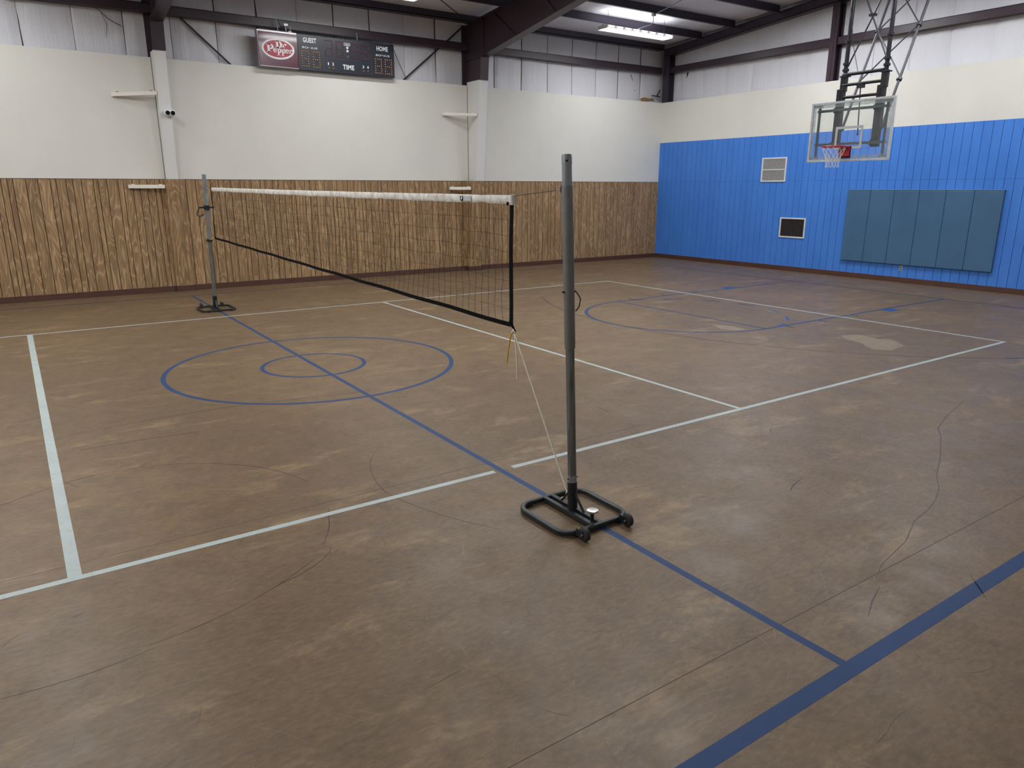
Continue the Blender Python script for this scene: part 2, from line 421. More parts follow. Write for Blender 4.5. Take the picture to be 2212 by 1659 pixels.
# joints, cracks and rubber scuffs
strip([(X0, -15.71), (0, -15.71)], 0.004, 0.0004, 'joint_dark', 'floor_joint')
strip([(X0, -12.86), (-13.0, -12.86)], 0.004, 0.0004, 'joint_dark', 'floor_joint')
strip([(-9.555, -14.227), (-10.275, -14.389), (-10.771, -14.54), (-11.0, -14.68), (-11.585, -14.957), (-12.0, -15.13), (-12.259, -15.276), (-12.502, -15.37), (-12.708, -15.423), (-12.98, -15.464), (-13.34, -15.591), (-13.744, -15.662), (-13.951, -15.736)], [0.006, 0.008, 0.011, 0.008, 0.009, 0.008, 0.006, 0.007, 0.006, 0.006, 0.005, 0.004, 0.003], 0.0006, 'scuff_soft', 'floor_crack')
strip([(-14.02, -15.80), (-14.2, -15.86), (-14.36, -15.93)], [0.003, 0.008, 0.003], 0.0006, 'scuff_soft', 'floor_crack')
def smooth_path(pts, n=6):
    out = []; P = [Vector((*p, 0)) for p in pts]
    for i in range(len(P)-1):
        a = P[max(i-1, 0)]; b = P[i]; c = P[i+1]; d = P[min(i+2, len(P)-1)]
        for k in range(n):
            t = k/n; q = 0.5*((2*b)+(c-a)*t+(2*a-5*b+4*c-d)*t*t+(3*b-a-3*c+d)*t**3); out.append((q.x, q.y))
    out.append(pts[-1]); return out
def scuff(pts, w, mat):
    sp = smooth_path(pts); n = len(sp)
    strip(sp, [max(0.0012, w*math.sin(math.pi*(0.06+0.88*i/(n-1)))) for i in range(n)], 0.0007, mat, 'scuff_mark')
scuff([(-18.6, -11.75), (-18.245, -11.569), (-17.889, -11.376), (-17.544, -11.29), (-17.125, -11.355)], 0.005, 'scuff_soft')
scuff([(-17.125, -11.355), (-16.797, -11.54), (-16.494, -11.83), (-16.318, -12.134), (-16.235, -12.394)], 0.006, 'scuff_dark')
scuff([(-15.38, -11.9), (-15.613, -12.205), (-15.741, -12.498), (-15.805, -12.799), (-15.801, -13.04), (-15.699, -13.403), (-15.571, -13.708), (-15.43, -13.95)], 0.007, 'scuff_soft')
scuff([(-16.27, -12.933), (-16.336, -13.128), (-16.403, -13.298), (-16.511, -13.483)], 0.006, 'scuff_dark')
scuff([(-16.476, -13.556), (-16.586, -13.669), (-16.749, -13.762), (-16.904, -13.814), (-17.07, -13.893)], 0.006, 'scuff_dark')
scuff([(-16.62, -13.63), (-16.78, -13.74), (-16.92, -13.82)], 0.004, 'scuff_dark')
scuff([(-17.07, -13.893), (-17.193, -13.935), (-17.40, -13.99), (-17.62, -14.02)], 0.006, 'scuff_soft')
scuff([(-17.60, -14.06), (-17.95, -14.10), (-18.5, -14.05)], 0.005, 'scuff_soft')
scuff([(-17.71, -10.043), (-16.898, -9.955), (-16.01, -9.972), (-14.757, -10.218)], 0.010, 'scuff_soft')
scuff([(-17.673, -10.557), (-17.2, -10.57), (-16.683, -10.624)], 0.010, 'scuff_soft')
scuff([(-13.25, -14.66), (-13.12, -14.60), (-12.95, -14.56)], 0.009, 'scuff_dark')
scuff([(-12.05, -13.62), (-12.15, -13.66), (-12.2, -13.72)], 0.010, 'scuff_soft')
rng = random.Random(11)
for i in range(40):          # loose small marks
    x = rng.uniform(-19, -9); y = rng.uniform(-16.6, -6.0); a = rng.uniform(0, math.pi); L = rng.uniform(0.06, 0.35); k = rng.uniform(-0.12, 0.12)
    pts = [(x+L*t*math.cos(a+k*t), y+L*t*math.sin(a+k*t)) for t in (0, 0.33, 0.66, 1)]
    scuff(pts, rng.uniform(0.003, 0.006), rng.choice(['scuff_soft', 'scratch_dark']))

for poly in [[(-7.332, -11.399), (-7.019, -11.5), (-7.129, -11.866), (-6.976, -12.034), (-7.309, -12.354), (-7.756, -12.428), (-7.9, -12.236), (-7.607, -11.851), (-7.539, -11.585)], [(-8.242, -9.561), (-8.089, -9.925), (-8.182, -10.234), (-8.386, -10.167), (-8.477, -9.959)]]:
    pts = []
    for i, p0 in enumerate(poly):        # ragged outline
        p1 = poly[(i+1) % len(poly)]
        for k in range(4):
            t = k/4; pts.append((p0[0]+(p1[0]-p0[0])*t+rng.uniform(-0.018, 0.018), p0[1]+(p1[1]-p0[1])*t+rng.uniform(-0.018, 0.018)))
    MB().prism(pts, lambda a, b, d: (a, b, d), 0.0, 0.0003).build('worn_patch', 'worn_tan', floor)
def hairlines(count, mat, seed, wmin, wmax):
    rg = random.Random(seed); b = MB()
    for _ in range(count):
        x = rg.uniform(-19.6, -6.5); y = rg.uniform(-17.2, -4.5)
        a = rg.gauss(0.15, 0.7); L = abs(rg.gauss(0, 0.11))+0.03; k = rg.gauss(0, 0.22); w = rg.uniform(wmin, wmax); vs = []
        for i in range(5):
            t = i/4; an = a+k*t; px = x+L*t*math.cos(an); py = y+L*t*math.sin(an); h = w*(0.25+math.sin(math.pi*t))/2
            vs += [(px-h*math.sin(an), py+h*math.cos(an), 0.0005), (px+h*math.sin(an), py-h*math.cos(an), 0.0005)]
        b.add(vs, [(2*i, 2*i+1, 2*i+3, 2*i+2) for i in range(4)])
    b.build('scratches', mat, floor)['kind'] = 'stuff'
hairlines(2600, 'scratch_light', 3, 0.0008, 0.0022)
hairlines(2200, 'scratch_dark', 4, 0.0008, 0.0030)

# ------------------------------------------------------------------ wall_back (wood panelling below, painted board above)
wm = MB(); wm.box(X0, 0.13, 0.0, 0.13, HW-0.01, HT); wb = struct(wm.build('wall_back', 'wall_paint'), 'long cream wall above swirled brown wood panelling')
MB().box(X0, 0.13, 0.004, 0.13, -0.1, HW-0.01).build('panel_backing', 'groove_wood', wb)
MB().box(X0, 0.0, -0.012, 0.004, HW-0.010, HW+0.002).build('panel_cap', 'cap_wood', wb)
def plank_mesh(w, h, t, mat, key, cache={}):
    k = (round(w, 3), round(h, 3), mat)
    if k not in cache:
        c = min(0.003, w*0.2); poly = [(0, 0), (w, 0), (w, -t+c), (w-c, -t), (c, -t), (0, -t+c)]
        cache[k] = MB().prism(poly, lambda a, b, d: (a, b, d), 0.0, h).mesh('plank', mat)
    return cache[k]
pat = [0.208, 0.206, 0.103, 0.171, 0.121, 0.153, 0.208, 0.094, 0.155, 0.208, 0.097, 0.175, 0.133, 0.145, 0.158, 0.103, 0.231, 0.118, 0.162]
xs = [-17.491]; i = 0
while xs[-1] < -0.02: xs.append(min(0.0, xs[-1]+pat[i % len(pat)])); i += 1
if xs[-1]-xs[-2] < 0.05: xs.pop(-2)
left = [-17.491, -17.699, -17.794, -17.899]; i = 3
while left[-1] > X0+0.2: left.append(left[-1]-pat[(i*5) % len(pat)]); i += 1
edges = sorted(set(left+xs)); GAP = 0.011
for a, b in zip(edges[:-1], edges[1:]):
    share(plank_mesh(b-a-GAP, HW-0.012, 0.012, 'wood_panel', 'w'), 'plank', wb, (a+GAP/2, 0.004, 0.0))

# column casings of the three frames
def casing(xw, xp, dw, dp, ztop):
    x0, x1 = xw; y0 = lambda d: -d
    c = MB().prism([(0.02, HW), (-dw[0], HW), (-dw[1], ztop), (0.02, ztop)], lambda a, b, d: (d, a, b), x0, x1).build('column_casing', 'casing_paint', wb)
    p0, p1 = xp; e0, e1 = dp
    k = MB().prism([(0.02, 0), (-e0+0.008, 0), (-e1+0.008, HW), (0.02, HW)], lambda a, b, d: (d, a, b), p0+0.008, p1-0.008).build('column_panel', 'groove_wood', wb)
    w = p1-p0; cuts = [0, 0.06, 0.06+w*0.6, w]
    for a, b in zip(cuts[:-1], cuts[1:]):
        MB().prism([(-e0+0.008, 0), (-e0, 0), (-e1, HW), (-e1+0.008, HW)], lambda u, v, d: (d, u, v), p0+a+0.003, p0+b-0.003).build('plank', 'wood_panel', k)
    for xa, xb in ((p0, p0+0.008), (p1-0.008, p1)):
        MB().prism([(0.004, 0), (-e0+0.002, 0), (-e1+0.002, HW), (0.004, HW)], lambda u, v, d: (d, u, v), xa, xb).build('plank', 'wood_panel', k)
    return c
FR = [(-7.145, (-7.27, -7.02), (-7.40, -7.03), (0.39, 0.63), (0.20, 0.42), 4.95, 0.68),
      (-14.815, (-14.93, -14.70), (-14.97, -14.62), (0.14, 0.36), (0.06, 0.17), 4.97, 0.42),
      (-22.5, (-22.62, -22.38), (-22.67, -22.32), (0.14, 0.36), (0.06, 0.17), 4.97, 0.42)]
for f in FR:
    MB().box(f[1][0]-0.012, f[1][0]-0.002, -0.004, 0.004, HW, HT).build('corner_gap', 'scuff_soft', wb)
for f in FR: casing(f[1], f[2], f[3], f[4], f[5])

# baseboards
def board(name, segs, lab):
    o = None
    for k, (x0, x1, y0, y1) in enumerate(segs):
        m = MB().box(x0, x1, y0, y1, 0.0, 0.125)
        if k == 0: o = struct(m.build(name, 'baseboard', bevel=0.004), lab)
        else: m.build('baseboard_piece', 'baseboard', o, bevel=0.004)
    return o
seg = []; last = 0.0
for (xc, xw, xp, dw, dp, zt, kd) in FR:
    seg.append((xp[1]+0.014, last, -0.030, -0.009)); seg.append((xp[0]-0.014, xp[1]+0.014, -dp[0]-0.016-0.006, -dp[0]+0.004))
    seg.append((xp[0]-0.014, xp[0]+0.001, -dp[0], -0.009)); seg.append((xp[1]-0.001, xp[1]+0.014, -dp[0], -0.009)); last = xp[0]-0.014
seg.append((X0, last, -0.030, -0.009))
board('baseboard_back', seg, 'dark brown baseboard along the wood panelled wall')

# ------------------------------------------------------------------ wall_right (blue boards, cream above)
wr = struct(MB().box(0.0, 0.13, Y0, 0.0, HB-0.006, HT).build('wall_right', 'wall_paint'), 'end wall of blue grooved boards with cream wall above')
MB().box(0.006, 0.13, Y0, 0.0, -0.1, HB-0.006).build('board_backing', 'groove_blue', wr)
def vplank(w, h, cache={}):
    k = (round(w, 3), round(h, 3))
    if k not in cache:
        c = 0.003; t = 0.014; poly = [(0, 0), (0, w), (-t+c, w), (-t, w-c), (-t, c), (-t+c, 0)]
        cache[k] = MB().prism(poly, lambda a, b, d: (a, b, d), 0.0, h).mesh('plank', 'blue_paint')
    return cache[k]
y = 0.0; PW = 0.1982
while y-PW > Y0:
    share(vplank(PW-0.007, HW-0.003), 'plank', wr, (0.006, y-PW+0.0035, 0.0))
    share(vplank(PW-0.007, HB-HW-0.002), 'plank', wr, (0.006, y-PW+0.0035, HW+0.001))
    y -= PW
board('baseboard_right', [(-0.028, -0.007, Y0, -0.03)], 'dark brown baseboard along the blue wall')
struct(MB().box(X0-0.1, X0, Y0, 0.13, -0.1, 7.6).build('wall_left', 'wall_plain'), 'plain end wall of the hall')
struct(MB().box(X0, 0.3, Y0-0.1, Y0, -0.1, 7.6).build('wall_front', 'wall_plain'), 'plain long wall of the hall')

# ------------------------------------------------------------------ insulation above the walls
def ripple(u, v, sd):
    e = min(u, 1-u); puff = 0.030*(1-(2*u-1)**4)
    return puff+0.006*math.sin(31*u+sd+1.3*v)*math.exp(-e*5)+0.004*math.sin(11*u+2*sd+2*v)
OFF = [random.uniform(0, 6) for _ in range(60)]
def sway(k, v): return 0.010*math.sin(3*v+OFF[k])
sA = [0.31]+[-0.74-0.912*k for k in range(33)]+[X0]
YI = 0.31
for k, (a, b) in enumerate(zip(sA[:-1], sA[1:])):
    sd = random.uniform(0, 6)
    MB().grid(lambda u, v: (a+(b-a)*(0.002+0.996*u)+sway(k, v)*(1-u)+sway(k+1, v)*u, YI-ripple(u, v, sd), 4.70+(6.66-4.70)*v), 14, 3).build('insulation_panel', 'insul_back', wb, smooth=True)
MB().box(X0, 0.31, YI, YI+0.06, 4.6, 6.7).build('insulation_backing', 'joint_dark', wb)
sB = [0.31]+[-0.474-0.903*k for k in range(23)]+[Y0]
for k, (a, b) in enumerate(zip(sB[:-1], sB[1:])):
    sd = random.uniform(0, 6)
    def fn(u, v):
        yy = a+(b-a)*(0.003+0.994*u); return (YI-0.6*ripple(u, v, sd), yy+sway(k, v)*(1-u)+sway(k+1, v)*u, 4.70+(roofz(min(yy, 0))+0.02-4.70)*v)
    MB().grid(fn, 14, 3).build('insulation_panel', 'insul_right', wr, smooth=True)
MB().prism([(0.31, 4.6), (0.31, 6.6), (RIDGE, roofz(RIDGE)), (Y0, roofz(Y0)), (Y0, 4.6)], lambda a, b, d: (d, a, b), YI+0.004, YI+0.06).build('insulation_backing', 'vent_white', wr)
# torn facing near the corner
MB().prism([(-0.72, 4.99), (-0.55, 5.03), (-0.33, 5.0), (-0.20, 5.03), (-0.12, 4.95), (-0.30, 4.96), (-0.45, 4.93), (-0.55, 4.94), (-0.58, 4.84), (-0.66, 4.90)], lambda a, b, d: (a, d, b), 0.245, 0.255).build('torn_facing', 'cardboard', wb)
for (x, z, dx, dz) in ((-1.17, 5.66, 0.10, -0.17), (-0.98, 5.22, 0.012, -0.03)):
    MB().prism([(x, z), (x+0.02, z), (x+dx+0.012, z+dz), (x+dx, z+dz)], lambda a, b, d: (a, d, b), 0.268, 0.276).build('tear', 'wire', wb)
MB().prism([(-0.72, 5.72), (-0.79, 5.72), (-0.72, 5.55)], lambda a, b, d: (d, a, b), 0.278, 0.284).build('tear', 'wire', wr)

MB().tube([(-16.0, 0.255, 5.86), (-15.74, 0.25, 5.70), (-15.60, 0.25, 5.56), (-15.38, 0.25, 5.46)], 0.006, 6).build('loose_wire', 'wire', wb)
MB().tube([(-15.72, 0.25, 5.68), (-15.64, 0.25, 5.45), (-15.68, 0.25, 5.22)], 0.004, 6).build('loose_wire', 'joint_dark', wb)
# ------------------------------------------------------------------ girts, columns, braces
def cgirt_back(z0, z1, xa, xb):
    b = MB(); b.box(xa, xb, 0.085, 0.10, z0, z1); b.box(xa, xb, 0.085, 0.29, z1-0.012, z1); b.box(xa, xb, 0.085, 0.29, z0, z0+0.012); b.box(xa, xb, 0.07, 0.088, z0, z0+0.03); return b.build('girt', 'steel_brown', wb)
bays = [0.02, -7.145, -14.815, -22.5, X0]
for a, b in zip(bays[1:], bays[:-1]): cgirt_back(5.745, 5.925, a+0.01, b-0.01)
def cgirt_right(z0, z1, ya, yb):
    b = MB(); b.box(0.085, 0.10, ya, yb, z0, z1); b.box(0.085, 0.29, ya, yb, z1-0.012, z1); b.box(0.085, 0.29, ya, yb, z0, z0+0.012); b.box(0.07, 0.088, ya, yb, z0, z0+0.03); return b.build('girt', 'steel_brown', wr)
cgirt_right(5.745, 5.925, -5.80, 0.0); cgirt_right(5.745, 5.925, -12.0, -5.82); cgirt_right(5.745, 5.925, Y0, -12.0)
# eave strut
b = MB(); b.box(X0, 0.0, 0.02, 0.035, 6.43, 6.63); b.box(X0, 0.0, 0.02, 0.26, 6.43, 6.445); b.box(X0, 0.0, 0.02, 0.26, 6.615, 6.63); b.build('eave_strut', 'steel_dark', wb)
# corner column and end-wall columns (I sections)
def icol(yc, w, z1, nm='end_column'):
    b = MB(); b.box(0.02, 0.035, yc-w/2, yc+w/2, 4.55, z1); b.box(0.265, 0.28, yc-w/2, yc+w/2, 4.55, z1); b.box(0.03, 0.27, yc-0.006, yc+0.006, 4.55, z1)
    o = b.build(nm, 'steel_brown', wr)
    MB().box(0.008, 0.022, yc-0.02, yc+0.02, 4.6, z1-0.2).build('cover_strip', 'steel_brown', o)
    return o
icol(-5.83, 0.19, 6.72); icol(-12.0, 0.19, 6.9)
b = MB(); b.box(0.02, 0.035, -0.20, 0.04, 4.55, 6.3); b.box(0.03, 0.27, -0.085, -0.075, 4.55, 6.3); b.box(0.26, 0.275, -0.20, 0.04, 4.55, 6.3); corner = b.build('corner_column', 'steel_dark', wr)
MB().bar((0.02, 0.14, 5.07), (-0.34, 0.14, 5.09), 0.02, 0.03).bar((-0.12, 0.14, 5.08), (0.02, 0.14, 5.28), 0.02, 0.03).build('corner_bracket', 'wire', wr)
# rake beam
b = MB()
def rk(y, o): return roofz(min(y, 0))+o
poly_y = [0.04, RIDGE, Y0]
for (x0, x1, oa, ob) in ((0.015, 0.03, -0.335, -0.115), (0.015, 0.25, -0.335, -0.32), (0.015, 0.25, -0.13, -0.115)):
    b.prism([(yy, rk(yy, oa)) for yy in poly_y]+[(yy, rk(yy, ob)) for yy in reversed(poly_y)], lambda a, c, d: (d, a, c), x0, x1)
b.build('rake_beam', 'steel_dark', wr)

# ------------------------------------------------------------------ ceiling: roof facing, purlins, rafters
ce = MB()
ce.prism([(0.35, 6.57), (RIDGE, roofz(RIDGE)+0.02), (Y0, roofz(Y0)+0.02), (Y0, roofz(Y0)+0.09), (RIDGE, roofz(RIDGE)+0.09), (0.35, 6.64)], lambda a, c, d: (d, a, c), X0, 0.35)
ceil = struct(ce.build('ceiling', 'insul_roof'), 'pale roof insulation facing carried on brown steel purlins')
PY = [-1.53, -2.75, -4.21, -5.65, -7.05, -8.45, -9.85]; PY = PY+[2*RIDGE-v for v in reversed(PY)]
yy = [0.0]+PY+[Y0]
for a, b_ in zip(yy[:-1], yy[1:]):
    if a > RIDGE > b_: continue
    for xa, xb in zip(bays[1:], bays[:-1]):
        sd = random.uniform(0, 6)
        def fn(u, v):
            y_ = a+(b_-a)*v; x_ = xa+(xb-xa)*u
            return (x_, y_, roofz(y_)+0.012-0.035*math.sin(math.pi*v)-0.010*math.sin(math.pi*v)*math.sin(x_*7+sd+0.8*v)-0.006*math.sin(math.pi*v)*math.sin(x_*17+sd))
        MB().grid(fn, 30, 4).build('insulation_panel', 'insul_roof', ceil, smooth=True)
def purlin(y):
    z = roofz(y); s = 1 if y > RIDGE else -1
    b = MB(); xa, xb = X0, -0.06
    b.box(xa, xb, y-0.005, y+0.005, z-0.195, z+0.004); b.box(xa, xb, y, y+0.06*s, z-0.004, z+0.004); b.box(xa, xb, y-0.06*s, y, z-0.195, z-0.187); b.box(xa, xb, y-0.066*s, y-0.058*s, z-0.195, z-0.17)
    return b.build('purlin', 'steel_dark', ceil)
for v in PY: purlin(v)
def frame(xc, d, kd, ztop):
    hw = 0.125; wt = 0.006
    def top(y): return roofz(min(y, 0))-0.196
    ky = -kd; slope = 0.150
    yr = RIDGE
    zin = lambda y: 5.51+slope*(-y-kd)
    def dcol(z): return -(d[0]+(d[1]-d[0])*(z-HW)/(ztop-HW))
    zs = ztop-0.004
    web = [(0.27, 4.5), (0.06, 4.5), (0.06, zs), (dcol(zs), zs), (ky, 5.51), (yr, zin(yr)), (2*yr+kd, 5.51), (Y0+0.01, 5.51), (Y0+0.01, top(Y0)), (yr, top(yr)), (0.0, top(0)), (0.27, top(0))]
    b = MB(); b.prism(web[:6]+[(yr, top(yr)), (0.0, top(0)), (0.27, top(0))], lambda a, c, e: (e, a, c), xc-wt, xc+wt)
    b.prism([(yr, zin(yr)), (2*yr+kd, 5.51), (Y0+0.01, 5.51), (Y0+0.01, top(Y0)), (yr, top(yr))], lambda a, c, e: (e, a, c), xc-wt, xc+wt)
    raf = b.build('rafter', 'steel_brown', ceil)
    fl = MB(); t = 0.014
    def flange(p, q):
        dy, dz = q[0]-p[0], q[1]-p[1]; L = math.hypot(dy, dz); ny, nz = -dz/L*t, dy/L*t
        fl.prism([p, q, (q[0]+ny, q[1]+nz), (p[0]+ny, p[1]+nz)], lambda a, c, e: (e, a, c), xc-hw, xc+hw)
    flange((dcol(zs), zs), (ky, 5.51)); flange((ky, 5.51), (yr, zin(yr))); flange((yr, zin(yr)), (2*yr+kd, 5.51))
    flange((0.27, 4.5), (0.27, top(0))); flange((0.0, top(0)-t), (yr, top(yr)-t)); flange((yr, top(yr)-t), (Y0+0.01, top(Y0)-t))
    fl.build('flange', 'steel_brown', raf)
    # stiffeners on the left face of the web
    def stiff(p, q, w=0.10):
        c = MB(); dy, dz = q[0]-p[0], q[1]-p[1]; L = math.hypot(dy, dz); ny, nz = -dz/L*0.005, dy/L*0.005
        for (xa, xb) in ((xc-wt-w, xc-wt), (xc+wt, xc+wt+w)):
            c.prism([(p[0]+ny, p[1]+nz), (q[0]+ny, q[1]+nz), (q[0]-ny, q[1]-nz), (p[0]-ny, p[1]-nz)], lambda a, e, g: (g, a, e), xa, xb)
        c.build('stiffener', 'steel_brown', raf)
    stiff((0.26, 5.51), (ky, 5.51), 0.03); stiff((ky, 5.52), (ky, top(ky)-0.02), 0.03)
    # flange braces up to the purlins
    for (ya, za, yb_, zb_) in ((-2.143, zin(-2.143)+0.02, -1.10, top(-1.10)), (-3.694, zin(-3.694)+0.02, -3.02, top(-3.02))):
        MB().bar((xc-0.022, ya, za), (xc-0.030, yb_, zb_), 0.030, 0.030).build('flange_brace', 'steel_brown', raf)
    return raf
for f in FR: frame(f[0], f[3], f[6], f[5])
# wind-brace rods against the insulation
for a, c in (((-14.68, 6.15), (-12.95, 4.62)), ((-7.28, 6.31), (-9.35, 4.64))):
    MB().tube([(a[0], 0.235, a[1]), (c[0], 0.235, c[1])], 0.020, 8).build('brace_rod', 'rod_steel', wb, smooth=True)
MB().tube([(-9.45, -0.02, 5.68), (-9.2, 0.12, 5.30), (-8.97, 0.16, 4.9)], 0.008, 6).build('brace_wire', 'wire', wb)
for (xa, ya) in ((-7.6, -1.3), (-15.2, -1.3)):
    MB().tube([(xa+0.45, -0.05, 6.36), (xa-2.4, -2.4, 6.55)], 0.012, 6).build('roof_rod', 'rod_steel', ceil)

# ------------------------------------------------------------------ fluorescent fixtures
LC = [-3.10, -10.90, -18.6, -26.0]; LY = [-1.98, -6.4, -10.9, -15.6]
def fixture(x, y, label, power=1.0):
    L = 1.21; zb = 6.25 if y > -2.5 else roofz(y)-0.42
    root = thing('fluorescent_light', (x, y, zb), label, 'light', 'eight-foot strip lights hung from the purlins')
    b = MB(); b.box(x-L, x+L, y-0.055, y+0.055, zb+0.06, zb+0.115); b.box(x-L, x+L, y-0.012, y+0.012, zb+0.02, zb+0.06); b.build('housing', 'fixture_white', root, bevel=0.004)
    for s in (-1, 1):
        w = MB(); w.prism([(y+s*0.05, zb+0.066), (y+s*0.19, zb+0.012), (y+s*0.19, zb+0.0), (y+s*0.186, zb+0.0), (y+s*0.185, zb+0.010), (y+s*0.048, zb+0.062)], lambda a, c, d: (d, a, c), x-L, x+L); w.build('reflector', 'fixture_white', root)
        # row of uplight slots
        for k in range(8):
            xx = x-L+0.15+k*0.30; MB().box(xx, xx+0.20, y+s*0.056-0.003, y+s*0.056+0.003, zb+0.085, zb+0.105).build('slot', 'tube_light', root)
        for yy_ in (0.075, 0.145):
            MB().tube([(x-L+0.03, y+s*yy_, zb+0.016), (x+L-0.03, y+s*yy_, zb+0.016)], 0.013, 8).build('tube', 'tube_light', root, smooth=True)
    for s in (-1, 1): MB().box(x+s*L-0.006, x+s*L+0.006, y-0.17, y+0.17, zb+0.004, zb+0.09).build('end_plate', 'fixture_white', root)
    for s in (-0.85, 0.85): MB().tube([(x+s*L, y, zb+0.11), (x+s*L, y, roofz(y)-0.02)], 0.004, 6).build('hanger', 'wire', root)
    ld = bpy.data.lights.new('lamp', 'AREA'); ld.shape = 'RECTANGLE'; ld.size = 2.3; ld.size_y = 0.09; ld.energy = LAMP_W*power; ld.color = LAMP_COL
    lo = bpy.data.objects.new('lamp', ld); COL.objects.link(lo); lo.parent = root; lo.location = (0, 0, 0.012)
    ud = bpy.data.lights.new('uplight', 'AREA'); ud.shape = 'RECTANGLE'; ud.size = 2.3; ud.size_y = 0.09; ud.energy = LAMP_W*power*UP_SHARE; ud.color = LAMP_COL
    uo = bpy.data.objects.new('uplight', ud); COL.objects.link(uo); uo.parent = root; uo.location = (0, 0, 0.12); uo.rotation_euler = (math.pi, 0, 0)
    return root
for j, y in enumerate(LY):
    for i, x in enumerate(LC):
        if (i, j) == (0, 0): lab = 'bright fluorescent strip light nearest the corner of the cream and blue walls'
        elif (i, j) == (1, 0): lab = 'bright fluorescent strip light above the scoreboard at the top edge'
        else: lab = 'unseen fluorescent strip light added above the court to light the hall'  # all other fixtures are out of view, added to fill in the room light
        fixture(x, y, lab, ROW_POWER[j])
root = thing('conduit', (-3.19, -2.68, 6.6), 'thin grey metal electrical conduit feeding the strip light near the corner', 'conduit')
MB().box(-3.23, -3.15, -2.73, -2.64, 6.565, 6.635).build('junction_box', 'conduit', root, bevel=0.004)
MB().tube([(-3.19, -2.68, 6.57), (-3.19, -2.68, 6.42), (-3.185, -2.64, 6.385), (-3.15, -2.3, 6.378), (-3.12, -2.04, 6.37)], 0.010, 8).build('drop_pipe', 'conduit', root, smooth=True)
MB().tube([(-3.19, -2.68, 6.63), (-3.19, -2.68, 6.70), (-3.23, -2.68, 6.755), (-3.32, -2.68, 6.765), (-4.6, -2.68, 6.765), (-7.0, -2.68, 6.765)], 0.011, 8).build('pipe', 'conduit', root, smooth=True)
MB().tube([(-3.17, -2.73, 6.62), (-3.30, -3.4, 6.66), (-3.52, -4.12, 6.70), (-3.9, -5.6, 6.80)], 0.010, 8).build('pipe', 'conduit', root, smooth=True)

# ------------------------------------------------------------------ wall things
def corner_bar(a, b, w, h, label, rust=False):
    a, b = Vector(a), Vector(b); root = thing('corner_rail', a, label, 'rail', 'white rails across the column corners')
    MB().bar(a, b, w, h).build('rail', 'bar_paint', root, bevel=0.004)
    d = (b-a).normalized(); nrm = Vector((-d.y, d.x, 0))
    if nrm.y > 0: nrm = -nrm
    for t in (0.13, 0.88):
        c = a+(b-a)*t
        k = MB().obox(c+Vector((0, 0, h/2+0.006)), (d, nrm, Vector((0, 0, 1))), (0.025, w*0.4, 0.008)).build('clip', 'rust' if rust else 'bar_paint', root)
    return root
corner_bar((-15.76, -0.035, 4.09), (-14.945, -0.27, 4.15), 0.07, 0.075, 'white rail with rusty clips on cream wall beside the twin-lens camera', True)
corner_bar((-8.05, -0.035, 4.115), (-7.285, -0.50, 4.10), 0.07, 0.070, 'white rail high on cream wall below the large brown rafter')
corner_bar((-15.68, -0.04, 2.275), (-14.985, -0.14, 2.275), 0.07, 0.075, 'white rail on wood panelling near the far net post')
corner_bar((-7.90, -0.04, 2.235), (-7.42, -0.37, 2.235), 0.07, 0.075, 'white rail on wood panelling behind the near end of the net')

rc = thing('security_camera', (-14.79, -0.27, 3.76), 'small white twin-lens camera on the left white column', 'camera')
yc = -0.262
MB().box(-14.80, -14.72, yc-0.03, yc+0.02, 3.70, 3.83).build('bracket', 'camera_white', rc, bevel=0.01)
for s, xx in ((0, -14.80), (1, -14.70)):
    MB().tube([(xx, yc-0.02, 3.765), (xx, yc-0.075, 3.765), (xx, yc-0.115, 3.762), (xx, yc-0.125, 3.762)], [0.060, 0.066, 0.060, 0.046], 16).build('head', 'camera_white', rc, smooth=True)
    hh = MB().tube([(xx, yc-0.120, 3.762), (xx, yc-0.134, 3.762)], 0.044, 16).build('lens', 'camera_lens', rc, smooth=True)

def vent(y0, y1, z0, z1, n, mid, mats, label, name='wall_vent', duct='vent_dark'):
    root = thing(name, (-0.008, (y0+y1)/2, z0), label, 'vent')
    fr = MB(); w = 0.035
    for (a, b, c, d) in ((y0, y1, z0, z0+w), (y0, y1, z1-w, z1), (y0, y0+w, z0+w, z1-w), (y1-w, y1, z0+w, z1-w)): fr.box(-0.030, -0.008, a, b, c, d)
    fr.build('frame', 'vent_white', root)
    MB().box(-0.0105, -0.0075, y0+w, y1-w, z0+w, z1-w).build('duct', duct, root)
    for k in range(n):
        yy_ = y0+w+(y1-y0-2*w)*(k+0.5)/n
        c, s = math.cos(R(mats[1])), math.sin(R(mats[1]))
        MB().obox((-0.018, yy_, (z0+z1)/2), (Vector((c, s, 0)), Vector((-s, c, 0)), Vector((0, 0, 1))), (0.0085, 0.0022, (z1-z0)/2-w)).build('louver', mats[0], root)
    if mid: MB().box(-0.029, -0.012, y0+w, y1-w, (z0+z1)/2-0.012, (z0+z1)/2+0.012).build('mullion', 'vent_white', root)
vent(-4.845, -4.040, 2.41, 3.06, 30, True, ('vent_louver', 48), 'upper white-framed wall vent with pale louvres and a middle bar', duct='vent_louver_dark')
vent(-5.610, -4.808, 0.91, 1.45, 15, False, ('vent_louver_dark', 25), 'lower white-framed wall vent with dark gaps between louvres')

